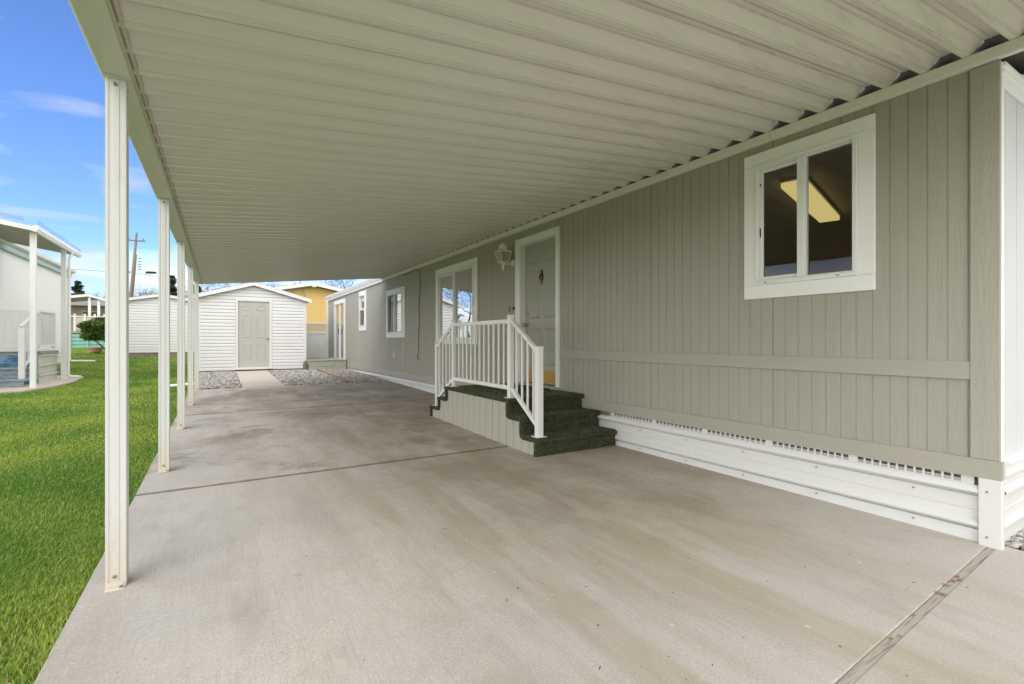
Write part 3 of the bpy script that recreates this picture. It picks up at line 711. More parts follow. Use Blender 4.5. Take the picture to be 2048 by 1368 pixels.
# ceiling lamp inside
A=Vector((4.75,2.60,2.70)); B=Vector((6.56,3.14,2.70))
lt=thing('ceiling_lamp','lit yellow ceiling light seen through the large window','lamp',A)
mb=MB(); mb.bar(A-Vector((0,0,.045)),B-Vector((0,0,.045)),.215,.05); mb.build('diffuser','lamp_diffuser',lt,bevel=.004)
mb=MB(); mb.bar(A-Vector((.02,.006,.006)),B-Vector((-.02,-.006,.006)),.235,.02); mb.build('lamp_base','interior_ceiling',lt)
ct=thing('kitchen_cabinet','pale blue cabinet indoors behind the large window','cabinet',(6.9,2.0,.5))
MB().box(6.6,7.35,1.1,3.9,.5,1.42).build('cabinet_body','cabinet',ct,bevel=.01)
mb=MB()
for i in range(4): mb.box(6.58,6.6,1.15+i*.68,1.78+i*.68,.6,1.36)
mb.builds('cabinet_door','cabinet',ct,bevel=.01)
# ================================================================== CARPORT
cp=thing('carport','long cream metal carport roof on white posts over the driveway','carport',(SLX,2.9,0))
XL,XR=-.335,3.63; ZL,ZR=2.345,2.742; RY0,RY1=.15,12.36; PER=.1925
def zr(x): return ZL+(ZR-ZL)*(x-XL)/(XR-XL)
prof=[]
y=1.20+PER*58+.016
# going toward -Y:  low flat, slant up, top with bead, steep down
k=0
seq=[]
yc=1.204+PER*58
while yc>RY0-.1:
    a=yc+.016
    seq+= [(a,0),(a-.030,0),(a-.0305,.004),(a-.033,.004),(a-.0335,.001),(a-.058,.028),(a-.084,.056),(a-.0845,.061),(a-.088,.064),(a-.092,.062),(a-.114,.062),(a-.1145,.057),(a-.119,.057),(a-.1195,.062),(a-.158,.062),(a-.160,.058)]
    yc-=PER
seq=[(y,z) for y,z in seq if RY0<=y<=RY1]
seq=[(RY1,seq[0][1])]+seq
mb=MB(); xs=[XL,XL+.05,.6,1.6,2.6,3.4,XR-.012]; n=len(seq)
for x in xs:
    for (y,z) in seq:
        e=0
        mb.v.append((x,y,zr(x)+z*(1 if x<XR-.2 else .93)))
for i in range(len(xs)-1):
    for j in range(n-1): mb.f.append((i*n+j,(i+1)*n+j,(i+1)*n+j+1,i*n+j+1))
ro=mb.build('roof','roof',cp,fix=False)
sm=ro.modifiers.new('thickness','SOLIDIFY'); sm.thickness=.002; sm.offset=0
mb=MB()   # dark sheet behind the rib ends, coloured for the shade in the gaps
mb.box(W-.006,W+.02,RY0,RY1-.05,2.741,2.87); mb.build('rib_gap_shade','dark_gap',cp)
# crumpled rib end flaps
mb=MB(); yc=1.204+PER*58
while yc>RY0+.2:
    a=yc-.016
    p=[(XR-.03,a-.020,ZR+.028),(XR-.012,a-.030+random.uniform(-.004,.004),ZR+.026),(XR-.010,a-.056,ZR+.050+random.uniform(-.006,.004)),(XR-.03,a-.062,ZR+.058)]
    mb=MB(); mb.add(p,[(0,1,2,3)]); mb.build('rib_flap','white_metal',cp,fix=False)
    yc-=PER
# ledger board in lengths
mb=MB(); js=[RY0,2.155,3.27,9.94,RY1+.02]
for a,b in zip(js[:-1],js[1:]): mb.box(W-.045,W-.0005,a+.0015,b-.0015,2.672,2.739)
mb.builds('ledger_board',woodgrain('cream_ledger_paint',(.76,.755,.69),True,amp=.003),cp,bevel=.004)
# eave beam / gutter
BX0,BX1=-.455,-.345
mb=MB(); mb.prism([(BX0,2.345),(BX1,2.345),(BX1,2.38),(BX1,2.46),(BX1-.01,2.46),(BX1-.01,2.37),(BX0+.012,2.37),(BX0+.012,2.50),(BX0-.012,2.50),(BX0-.012,2.352)],'y',RY0-.02,RY1)
mb.build('beam','beam',cp,bevel=.004)
mb=MB(); mb.prism([(BX1+.001,2.338),(BX1+.012,2.338),(BX1+.014,2.352),(BX1+.019,2.352),(BX1+.021,2.338),(BX1+.031,2.340),(BX1+.033,2.362),(BX1+.001,2.362)],'y',RY0-.02,RY1); mb.build('beam_lip','beamtrim',cp,bevel=.001)
# far end fascia
mb=MB(); mb.v+=[(XL-.12,RY1+.003,zr(XL)-.012),(XR+.0,RY1+.003,zr(XR)-.012),(XR+.0,RY1+.003,zr(XR)+.09),(XL-.12,RY1+.003,zr(XL)+.09)]
mb.v+=[(x,RY1+.035,z) for x,_,z in mb.v]; mb.f+=[(0,1,2,3),(7,6,5,4),(0,4,5,1),(1,5,6,2),(2,6,7,3),(3,7,4,0)]
mb.build('end_fascia',paint('carport_fascia_paint',(.33,.31,.24),.5,.06,2,bump=0),cp)
# posts
def post_profile():
    h=.038; pts=[]
    # front (-Y) side with two flutes ; repeated on 4 sides
    side=[(-h,-h),(-h+.012,-h),(-h+.0135,-h+.0028),(-.013,-h+.0028),(-.0115,-h),(.0115,-h),(.013,-h+.0028),(h-.0135,-h+.0028),(h-.012,-h)]
    for k in range(4):
        c,s=round(math.cos(k*math.pi/2)),round(math.sin(k*math.pi/2))
        pts+= [(x*c-y*s,x*s+y*c) for x,y in side]
    return pts
PX=-.41; PY=[2.88,5.10,7.22,9.45,11.74]
PP=post_profile()
for i,py in enumerate(PY):
    if i==0:
        mb=MB(); mb.prism([(PX+a,py+b) for a,b in PP],'z',.004,2.344)
        p0=mb.build('post','post',cp)
        mb=MB(); mb.box(PX-.036,PX+.036,py-.072,py-.0385,.002,.008); mb.box(PX-.030,PX+.030,py-.041,py-.0385,.008,.03)
        pb=mb.build('base_bracket','post',p0,bevel=.002); 
        mb=MB(); mb.lathe([(.008,0),(.008,-.006),(.004,-.008)],(PX-.004,py-.038,.055),'y',8); mb.lathe([(.008,.008),(.008,.014),(.004,.016)],(PX+.022,py-.058,0),'z',8)
        mb.lathe([(.008,0),(.008,-.006),(.004,-.008)],(PX-.002,py-.038,2.315),'y',8); mb.lathe([(.004,-.0),(.004,-.004),(.002,-.005)],(PX+.038,py,2.31),'y',6)
        pc=mb.build('bolt','bolt',p0)
        mb=MB(); mb.prism([(PX-.036,2.3435),(PX+.036,2.3435),(PX+.036,2.341),(PX-.036,2.341)],'y',py-.066,py-.0385)
        pd=mb.build('top_bracket','beam',p0)
        first=[p0,pb,pc,pd]
    else:
        g=G(py); s=(2.344-g)/2.344
        c0=p0.copy(); col.objects.link(c0); c0.location=(0,py-PY[0],g); c0.scale=(1,1,s)
        for ch in first[1:]:
            c=ch.copy(); col.objects.link(c); c.parent=c0
# ================================================================== STEPS
ps=thing('porch_steps','dark green carpeted porch steps up to the front door','steps',(2.64,3.88,0))
SP=[(3.885,-.01),(3.885,.115),(3.862,.135),(3.855,.158),(3.868,.174),(3.895,.179),(4.135,.172),(4.150,.178),(4.155,.285),(4.132,.303),(4.125,.325),(4.138,.341),(4.165,.345),(4.405,.338),(4.422,.345),
    (4.428,.450),(4.405,.468),(4.398,.490),(4.412,.506),(4.44,.510),(5.2,.508),(6.08,.508),(6.108,.503),(6.118,.487),(6.108,.468),(6.088,.455),(6.088,.355),(6.11,.345),(6.33,.345),(6.362,.338),(6.37,.322),(6.36,.303),(6.345,.292),(6.345,.200),(6.37,.188),(6.62,.186),(6.655,.180),(6.665,.162),(6.655,.145),(6.635,.135),(6.635,.0)]
def resample(P,s):
    out=[P[0]]
    for a,b in zip(P[:-1],P[1:]):
        L=math.dist(a,b); n=max(1,int(L/s))
        for i in range(1,n+1): out.append((a[0]+(b[0]-a[0])*i/n,a[1]+(b[1]-a[1])*i/n))
    return np.array(out)
rp=resample(SP,.018); tn=np.gradient(rp,axis=0); nr=np.stack([-tn[:,1],tn[:,0]],1); nr/=np.linalg.norm(nr,axis=1)[:,None]
cen=np.array([5.2,.1]); 
xs=np.linspace(2.612,3.645,52); nx=len(xs); npp=len(rp)
disp=rng.normal(0,.0012,(npp,nx))
V=np.zeros((npp,nx,3)); V[:,:,0]=xs[None]; V[:,:,1]=rp[:,None,0]+nr[:,None,0]*disp; V[:,:,2]=rp[:,None,1]+nr[:,None,1]*disp
# round the exposed (-X) edge
V[:,0,1]-=nr[:,0]*.008; V[:,0,2]-=nr[:,1]*.008
idx=np.arange(npp*nx).reshape(npp,nx)
Q=np.stack([idx[:-1,:-1],idx[:-1,1:],idx[1:,1:],idx[1:,:-1]],-1).reshape(-1,4)
# lip: side faces turned in 3.2cm under
inn=V[:,0].copy(); inn[:,1]-=nr[:,0]*.030; inn[:,2]-=nr[:,1]*.030; inn[:,0]=2.614
inn2=inn.copy(); inn2[:,0]=2.66
allV=np.concatenate([V.reshape(-1,3),inn,inn2]); o1=npp*nx; o2=o1+npp; a=np.arange(npp-1)
Q=np.concatenate([Q,np.stack([idx[:-1,0],idx[1:,0],o1+a+1,o1+a],-1),np.stack([o1+a,o1+a+1,o2+a+1,o2+a],-1)])
# fibres
nf=52000; seg=rng.integers(0,npp-1,nf); fx=rng.uniform(2.612,3.62,nf); 
lip=rng.random(nf)<.10; t=rng.random(nf)
by=rp[seg,0]*(1-t)+rp[seg+1,0]*t; bz=rp[seg,1]*(1-t)+rp[seg+1,1]*t
ny,nz=nr[seg,0],nr[seg,1]
nvx=np.where(lip,-1,0); nvy=np.where(lip,0,ny); nvz=np.where(lip,0,nz)
fx=np.where(lip,2.614,fx); dd=rng.uniform(0,.028,nf); by=by-np.where(lip,ny*dd,0); bz=bz-np.where(lip,nz*dd,0)
L=rng.uniform(.004,.009,nf); jit=rng.normal(0,.0045,(nf,3)); wv=rng.normal(0,1,(nf,3)); wv/=np.linalg.norm(wv,axis=1)[:,None]; wv*=.0022
B0=np.stack([fx,by,bz],1); Tp=B0+np.stack([nvx,nvy,nvz],1)*L[:,None]+jit
FV=np.stack([B0-wv,B0+wv,Tp],1).reshape(-1,3)
base=len(allV); FQ=np.arange(nf*3).reshape(-1,3)+base
me=bpy.data.meshes.new('carpet')
AV=np.concatenate([allV,FV]); faces=[tuple(q) for q in Q.tolist()]+[tuple(q) for q in FQ.tolist()]
me.from_pydata(AV.tolist(),[],faces)
ca=me.color_attributes.new('tint','FLOAT_COLOR','POINT'); c=np.ones((len(AV),4),np.float32)
c[:len(allV),:3]=np.array([.055,.06,.036])*rng.uniform(.7,1.3,(len(allV),1))
ft=np.array([.145,.17,.095])*rng.uniform(.45,1.7,(nf,1)); c[len(allV):,:3]=np.repeat(ft,3,0); ca.data.foreach_set('color',c.ravel())
me.materials.append(M['fibres']); cpt=bpy.data.objects.new('carpet',me); col.objects.link(cpt); cpt.parent=ps; cpt.matrix_parent_inverse=root_mat(ps).inverted()
def stair_top(y):
    for a,b,z in ((3.885,4.152,.15),(4.152,4.425,.315),(4.425,6.088,.48),(6.088,6.345,.315),(6.345,6.635,.155)):
        if a<=y<=b: return z
    return .15
mb=MB(); ys=[3.888,4.035,4.18,4.335,4.49,4.645,4.80,4.955,5.11,5.265,5.42,5.575,5.73,5.885,6.04,6.19,6.34,6.49,6.632]
cuts=sorted(set(ys+[4.157,4.430,6.086,6.343]))
for a,b in zip(cuts[:-1],cuts[1:]):
    g0=.004 if a in ys else 0; g1=.004 if b in ys else 0
    mb.box(2.640,2.658,a+g0,b-g1,G(a)-.01,stair_top((a+b)/2)-.004)
mb.build('side_panel','panel',ps)
mb=MB()
for a,b in ((3.9,4.16),(4.16,4.44),(4.44,6.07),(6.07,6.33),(6.33,6.62)): mb.box(2.662,3.6,a,b,G(a)-.01,stair_top((a+b)/2)-.008)
mb.build('step_core','dark_gap',ps)
dm=MB().box(3.12,3.58,4.98,5.62,.512,.524).build('door_mat','mat_brown',bevel=.004); tag(dm,'dark brown mat lying on the green porch carpet before the door','door mat')
# railing
rl=thing('stair_railing','white metal stair railing with thin balusters on the carpeted porch','railing',(2.70,5.2,.51))
RX=2.70
def rpost(y,zb,zt,w):
    mb=MB(); mb.box(RX-w/2,RX+w/2,y-w/2,y+w/2,zb,zt-.012)
    o=mb.build('post','white_metal',rl,bevel=.006,segs=2)
    mb=MB(); mb.prism([(RX-w/2-.004,zt-.014),(RX+w/2+.004,zt-.014),(RX+w/2+.004,zt-.004),(RX+w/2-.006,zt+.003),(RX-w/2+.006,zt+.003),(RX-w/2-.004,zt-.004)],'y',y-w/2-.004,y+w/2+.004); mb.build('cap','white_metal',o,bevel=.003)
    mb=MB(); mb.box(RX-w/2-.028,RX+w/2+.028,y-w/2-.022,y+w/2+.022,zb,zb+.007); mb.build('foot_plate','white_metal',o,bevel=.002)
rpost(3.955,.182,1.075,.066); rpost(4.50,.512,1.412,.058); rpost(5.985,.512,1.412,.05); rpost(6.575,.190,1.11,.05)
def rail(name,y0,z0,y1,z1,top):
    mb=MB()
    if top:
        mb.bar((RX,y0,z0),(RX,y1,z1),.050,.030); mb.bar((RX,y0,z0-.020),(RX,y1,z1-.020),.034,.022)
        mb.build(name,'white_metal',rl,bevel=.008,segs=2)
    else:
        mb.bar((RX,y0,z0),(RX,y1,z1),.038,.045); mb.build(name,'white_metal',rl,bevel=.005,segs=1)
rail('top_rail',4.53,1.352,5.96,1.352,True); rail('bottom_rail',4.53,.620,5.96,.620,False)
rail('top_rail',4.47,1.355,3.985,1.035,True); rail('bottom_rail',4.47,.615,3.985,.292,False)
rail('top_rail',6.01,1.355,6.55,1.06,True); rail('bottom_rail',6.01,.605,6.55,.29,False)
def bal(y,z0,z1):
    mb=MB(); mb.box(RX-.0095,RX+.0095,y-.0095,y+.0095,z0,z1); mb.build('baluster','white_metal',rl,bevel=.002)
for i in range(11): bal(4.645+i*.1175,.63,1.34)
for t in (.2,.42,.64,.86): y=4.47-.485*t; bal(y,.615-.323*t+.01,1.355-.32*t-.01)
for t in (.2,.42,.64,.86): y=6.01+.54*t; bal(y,.605-.315*t+.01,1.355-.295*t-.01)
# ================================================================== WALL LANTERN + CABLE
LX,LY=3.50,6.045
wl=thing('wall_lantern','cream coach lantern mounted on the sage wall left of the front door','lantern',(LX,LY,2.14))
mb=MB()
def sq(h,z): return [(LX-h,LY-h,z),(LX+h,LY-h,z),(LX+h,LY+h,z),(LX-h,LY+h,z)]
def frust(mb,h0,z0,h1,z1): mb.add(sq(h0,z0)+sq(h1,z1),[(0,3,2,1),(4,5,6,7),(0,1,5,4),(1,2,6,5),(2,3,7,6),(3,0,4,7)])
frust(mb,.098,2.405,.098,2.415); frust(mb,.094,2.415,.055,2.44); mb.lathe([(.055,2.44),(.062,2.46),(.060,2.49),(.045,2.52),(.015,2.53),(.012,2.545),(.002,2.552)],(LX,LY,0),'z',12)
mb.build('hood','cream',wl)
mb=MB()
for sx,sy in ((-1,-1),(1,-1),(1,1),(-1,1)): mb.bar((LX+sx*.088,LY+sy*.088,2.408),(LX+sx*.050,LY+sy*.050,2.26),.010,.010)
for a,b in (((-1,-1),(1,-1)),((1,-1),(1,1)),((1,1),(-1,1)),((-1,1),(-1,-1))): mb.bar((LX+a[0]*.05,LY+a[1]*.05,2.262),(LX+b[0]*.05,LY+b[1]*.05,2.262),.010,.012)
mb.build('cage','cream',wl)
mb=MB(); g=sq(.084,2.405)+sq(.047,2.264); mb.add(g,[(0,1,5,4),(1,2,6,5),(2,3,7,6),(3,0,4,7)]); mb.build('glass','lantern_glass',wl,fix=False)
mb=MB(); mb.lathe([(.002,-.01),(.014,0),(.014,.05),(.030,.08),(.028,.105),(.01,.125),(.002,.128)],(LX,LY,2.27),'z',10); mb.build('bulb','vinyl',wl,smooth=True)
mb=MB(); mb.lathe([(.005,-.0),(.010,.02),(.024,.10),(.032,.115),(.030,.13)],(LX,LY,2.135),'z',10)
mb.tube([(LX,LY,2.25),(LX+.05,LY-.03,2.235),(LX+.10,LY-.03,2.25),(W-.01,LY-.03,2.26)],.011,8); mb.lathe([(.052,0),(.050,-.014),(.03,-.022),(.012,-.026)],(W,LY-.03,2.262),'x',16); mb.build('bracket','cream',wl,smooth=True)
pts=[(W-.055,11.1,2.665),(W-.05,10.6,2.62),(W-.05,10.1,2.665),(W-.03,9.9,2.655),(W-.014,9.82,2.56),(W-.012,9.80,2.2),(W-.012,9.87,1.9),(W-.012,9.84,1.6),(W-.012,9.90,1.2),(W-.012,9.88,.92),(W-.012,9.96,.80),(W-.012,9.93,.73),(W-.02,9.84,.72)]
def smooth_pts(p,n=5):
    p=[Vector(q) for q in p]; out=[]
    for i in range(len(p)-1):
        a=p[max(i-1,0)];b=p[i];c=p[i+1];d=p[min(i+2,len(p)-1)]
        for k in range(n):
            t=k/n; out.append(.5*((2*b)+(c-a)*t+(2*a-5*b+4*c-d)*t*t+(3*b-3*c+d-a)*t**3))
    out.append(p[-1]); return out
o=MB().tube(smooth_pts(pts),.0055,6).build('cable','rubber',smooth=True); tag(o,'loose dark cable hanging down the sage wall from the carport board','cable')
# ================================================================== LAP-SIDED SHEDS
def lap_gable(root,x0,x1,Y,zb,eL,pk,pz,eR,lap,openings,depth,mat='vinyl',phase=0):
    def ztop(x): return eL+(pz-eL)*(x-x0)/(pk-x0) if x<pk else eR+(pz-eR)*(x1-x)/(x1-pk)
    def xr(z):
        a=x0 if z<=eL else x0+(z-eL)/(pz-eL)*(pk-x0); b=x1 if z<=eR else x1-(z-eR)/(pz-eR)*(x1-pk); return a,b
    mb=MB(); z=zb
    while z<pz-.01:
        z2=min(z+lap,pz-.002); a0,b0=xr(z); a1,b1=xr(z2)
        spans=[(a0,b0,a1,b1)]
        for (oa,ob,oz) in openings:
            if z<oz:
                new=[]
                for s in spans:
                    if s[0]<oa: new.append((s[0],oa,s[2],oa))
                    if s[1]>ob: new.append((ob,s[1],ob,s[3]))
                spans=new
        for a,b,c,d in spans:
            gp=.010; zt_=z2-gp if z2<pz-.01 else z2; zm=z+(z2-z)*.62
            mb.add([(a,Y-.026,z),(b,Y-.026,z),(b+(d-b)*.62,Y-.024,zm),(a+(c-a)*.62,Y-.024,zm),(d,Y-.006,zt_),(c,Y-.006,zt_),(d,Y+.012,z2),(c,Y+.012,z2),(a,Y+.004,z),(b,Y+.004,z)],[(0,1,2,3),(3,2,4,5),(5,4,6,7),(8,9,1,0)])
            # mid profile of double course
        z=z2
    mb.build('siding',mat,root,fix=False)
    mb=MB(); zz=zb
    while zz<eL-.02:   # side walls
        z2=min(zz+lap,eL)
        for xx,sg in ((x0,-1),(x1,1)):
            mb.add([(xx+sg*.012,Y,zz),(xx+sg*.012,Y+depth,zz),(xx,Y+depth,z2),(xx,Y,z2),(xx,Y,zz),(xx,Y+depth,zz)],[(0,1,2,3),(4,5,1,0)])
        zz=z2
    mb.add([(x0,Y+depth,zb),(x1,Y+depth,zb),(x1,Y+depth,eR),(pk,Y+depth,pz),(x0,Y+depth,eL)],[(0,1,2,3,4)])
    mb.build('side_siding',mat,root,fix=False)
sh=thing('garden_shed','white lap-sided shed with a grey door at the end of the driveway','shed',(.9,17.1,.15))
SY=17.1; sx0,sx1=-.54,2.41; 
lap_gable(sh,sx0,sx1,SY,.215,2.40,.90,2.83,2.40,.1035,[(.40,1.42,2.385)],3.1)
MB().box(sx0+.02,sx1-.02,SY+.01,SY+3.05,.0,.215).build('footing','concrete_foot',sh)
mb=MB(); mb.box(sx1-.075,sx1+.02,SY-.02,SY+.08,.2,2.39); mb.box(sx0-.02,sx0+.05,SY-.02,SY+.08,.2,2.39); mb.builds('corner_post','vinyl',sh,bevel=.003)
mb=MB(); mb.box(.405,.475,SY-.026,SY+.03,.285,2.42); mb.box(1.345,1.415,SY-.026,SY+.03,.285,2.42); mb.box(.475,1.345,SY-.0255,SY+.03,2.345,2.42); mb.box(.38,1.44,SY-.05,SY+.03,.225,.285)
mb.build('door_casing','vinyl',sh,bevel=.004)
t=MB(); yd=SY+.012; t.box(.476,1.344,yd,yd+.03,.286,2.344)
for (a,b) in ((.60,.83),(.985,1.215)):
    for (c,d) in ((2.06,2.22),(1.22,1.92),(.56,1.04)):
        m=.026
        t.add([(a,yd-.001,c),(b,yd-.001,c),(b,yd-.001,d),(a,yd-.001,d),(a+m*.5,yd-.012,c+m*.5),(b-m*.5,yd-.012,c+m*.5),(b-m*.5,yd-.012,d-m*.5),(a+m*.5,yd-.012,d-m*.5),
               (a+m*1.3,yd-.003,c+m*1.3),(b-m*1.3,yd-.003,c+m*1.3),(b-m*1.3,yd-.003,d-m*1.3),(a+m*1.3,yd-.003,d-m*1.3)],
              [(0,1,5,4),(1,2,6,5),(2,3,7,6),(3,0,4,7),(4,5,9,8),(5,6,10,9),(6,7,11,10),(7,4,8,11),(8,9,10,11)])
sdr=t.build('door','shed_door',sh)
mb=MB(); mb.lathe([(.030,0),(.030,-.008),(.012,-.012),(.012,-.035),(.028,-.045),(.032,-.060),(.022,-.075),(.004,-.08)],(1.285,yd,1.19),'y',14); mb.build('knob','brass',sdr,smooth=True)
def gable_roof(root,x0,x1,pk,eL,pz,eR,y0,y1,ov,th,mat_roof,mat_rake):
    sl=(pz-eL)/(pk-x0); sr=(pz-eR)/(x1-pk)
    L=(x0-ov,eL-sl*ov); R=(x1+ov,eR-sr*ov)
    mb=MB(); 
    poly=[(L[0],L[1]),(pk,pz),(R[0],R[1]),(R[0],R[1]+th),(pk,pz+th),(L[0],L[1]+th)]
    mb.prism(poly,'y',y0-.15,y0-.118); mb.build('rake_board',mat_rake,root)
    mb=MB(); e=.012; poly=[(L[0],L[1]+th*.55),(pk,pz+th*.55),(R[0],R[1]+th*.55),(R[0]+e,R[1]+th+e),(pk,pz+th+e),(L[0]-e,L[1]+th+e)]
    mb.prism(poly,'y',y0-.1175,y1); mb.build('roof',mat_roof,root)
gable_roof(sh,sx0,sx1,.90,2.40,2.83,2.40,SY,SY+3.2,.17,.115,'shingle','vinyl')
# drip edge
ls=thing('storage_building','plain white lap-sided outbuilding standing on the lawn behind the posts','outbuilding',(-2.1,26,.5))
lap_gable(ls,-3.75,-.45,26,.60,2.72,-2.15,3.04,2.72,.118,[],4)
MB().box(-3.73,-.47,26.01,29.9,.40,.60).build('footing','concrete_foot',ls)
gable_roof(ls,-3.75,-.45,-2.15,2.72,3.04,2.72,26,30,.15,.12,'shingle','vinyl')
# ================================================================== low deck step, stump, fence, yellow house
dk=thing('low_deck_step','low grey deck step below the sliding glass door','step',(3.0,17.6,.13))
mb=MB(); x0,x1,y0,y1=2.44,3.61,16.66,18.85
mb.box(x0,x1,y0,y0+.05,.12,.272); mb.box(x0+.005,x1-.005,y0+.006,y0+.05,.277,.46); mb.box(x0,x0+.04,y0+.05,y1,.12,.46)
mb.builds('front_board','block',dk,bevel=.004)
mb=MB(); 
for i in range(8): mb.box(x0-.01+i*.148,x0-.01+i*.148+.143,y0-.015,y1,.462,.488)
mb.builds('deck_board','deck_grey',dk,bevel=.003)
mb=MB()
for xx in (2.86,3.26): mb.box(xx-.002,xx+.002,y0+.003,y0+.006,.28,.458)
mb.builds('seam','dark_gap',dk)
st=MB(); st.lathe([(.075,0),(.078,.08),(.07,.25),(.055,.32),(.02,.345),(.003,.35)],(2.345,16.72,.13),'z',12); o=st.build('log_post','stump',smooth=True); tag(o,'short round-topped brown log beside the low grey step','log')
fn=thing('lattice_fence','white vinyl privacy fence topped with lattice beyond the low step','fence',(3.0,20.6,.3))
mb=MB(); 
for i in range(14): mb.box(2.45+i*.16,2.45+i*.16+.157,20.61,20.63,.30,1.385)
mb.build('panel','fence_vinyl',fn,bevel=.002)
mb=MB(); mb.box(2.4,4.8,20.59,20.65,1.385,1.475); mb.build('middle_rail','fence_vinyl',fn,bevel=.004)
mb=MB(); mb.box(2.4,4.8,20.59,20.65,1.765,1.84); mb.build('top_rail','fence_vinyl',fn,bevel=.004)
mb=MB()
for i in range(-4,34):
    x=2.4+i*.075
    for s in (1,-1):
        a=(x,20.615+.004*s,1.476); b=(x+.289*s,20.615+.004*s,1.764)
        if s==-1: a=(x+.289,20.611,1.476); b=(x,20.611,1.764)
        mb.bar(a,b,.008,.022,(0,1,0)) if False else mb.bar(a,b,.022,.006,(0,1,0))
mb.build('lattice',paint('lattice_vinyl',(.62,.58,.52),.5,bump=0),fn)
MB().box(2.44,2.54,20.57,20.67,.25,1.86).build('post','fence_vinyl',fn,bevel=.004)
yh=thing('yellow_house','yellow gabled house rising behind the white shed','house',(4.3,28,.5))
mb=MB(); ev=lambda x: 4.06-.2*abs(x-4.31)
pf=[]; x=.2
while x<9.0:
    pf+= [(x,0),(x+.13,0),(x+.133,.012),(x+.147,.012)]; x+=.15
b=0
for px,dy in pf: mb.v+= [(px,28+dy,2.93),(px,28+dy,ev(px))]
mb.f+= [(2*i,2*i+2,2*i+3,2*i+1) for i in range(len(pf)-1)]
mb.build('gable_wall','yellow',yh,fix=False)
mb=MB()
for px,dy in pf: mb.v+= [(px,27.985+dy,.4),(px,27.985+dy,2.93)]
mb.f+= [(2*i,2*i+2,2*i+3,2*i+1) for i in range(len(pf)-1)]
mb.box(.2,9,28.05,40,.4,3.2)
mb.build('wall','yellow',yh,fix=False)
mb=MB(); mb.prism([(-.2,ev(-.2)),(4.31,ev(4.31)),(9.2,ev(9.2)),(9.2,ev(9.2)+.19),(4.31,ev(4.31)+.19),(-.2,ev(-.2)+.19)],'y',27.6,27.66); mb.build('rake_board','vinyl',yh)
mb=MB(); mb.prism([(-.25,ev(-.2)+.12),(4.31,ev(4.31)+.12),(9.25,ev(9.2)+.12),(9.25,ev(9.2)+.21),(4.31,ev(4.31)+.21),(-.25,ev(-.2)+.21)],'y',27.66,40.3); mb.build('roof','shingle',yh)
mb=MB(); mb.box(4.20,4.42,27.60,27.75,3.98,4.04); mb.build('gable_block','vinyl',yh)
o=MB().tube(smooth_pts([(3.77,27.9,3.98),(3.80,27.88,3.7),(3.86,27.88,3.55),(3.84,27.9,3.1)]),.012,5).build('service_cable','wire',yh)
# ================================================================== NEIGHBOUR HOUSE LEFT
NX=-4.8
NY0=12.2
nh=thing('neighbour_house','white house with pale blue eave board at the left edge','house',(NX,13.6,.2))
mb=MB(); pf=[]; y=NY0
while y<23.55:
    pf+= [(y,0),(y+.096,0),(y+.098,-.005),(y+.104,-.005)]; y+=.1065
pf.append((23.6,0))
for py,dx in pf: mb.v+= [(NX+dx,py,.62 if py>12 else .5),(NX+dx,py,3.5)]
mb.f+= [(2*i,2*i+2,2*i+3,2*i+1) for i in range(len(pf)-1)]
mb.add([(NX,23.6,.3),(-11,23.6,.3),(-11,23.6,3.4),(-7.9,23.6,4.2),(NX,23.6,3.5)],[(0,1,2,3,4)])
mb.add([(NX,NY0,.2),(-11,NY0,.2),(-11,NY0,3.4),(-7.9,NY0,4.2),(NX,NY0,3.5)],[(0,1,2,3,4)])
mb.build('wall','nwall',nh,fix=False)
mb=MB(); P=[(.012,.62),(.012,.50),(.03,.48),(.012,.45),(.012,.30),(.03,.28),(.012,.25),(.012,.05)]
b=0
for yy,dz in ((NY0,-.02),(23.6,.12)): mb.v+= [(NX+a,yy,z+dz) for a,z in P]
mb.f+= [(j,8+j,9+j,j+1) for j in range(7)]; mb.build('skirting','skirt',nh,fix=False)
mb=MB(); mb.box(NX,NX+.10,NY0,23.75,3.46,3.62); mb.build('eave_board','bluegrey',nh,bevel=.004)
mb=MB(); mb.prism([(NX+.101,3.60),(NX+.13,3.60),(NX+.20,3.64),(NX+.21,3.72),(NX+.10,3.725)],'y',NY0,23.85); mb.build('gutter','vinyl',nh)
mb=MB(); mb.prism([(NX+.18,3.731),(-7.9,4.3),(-11.2,3.5),(-11.2,3.45),(-7.9,4.22),(NX+.10,3.727)],'y',NY0-.2,23.9); mb.build('roof','shingle',nh)
MB().box(NX+.001,NX+.02,23.45,23.6,.6,3.46).build('corner_board','vinyl',nh)
MB().tube([(NX+.12,23.62,3.62),(NX+.05,23.66,3.35),(NX+.05,23.66,.42),(NX+.12,23.7,.36),(NX+.75,23.85,.335)],.045,8).build('downspout','white_metal',nh)
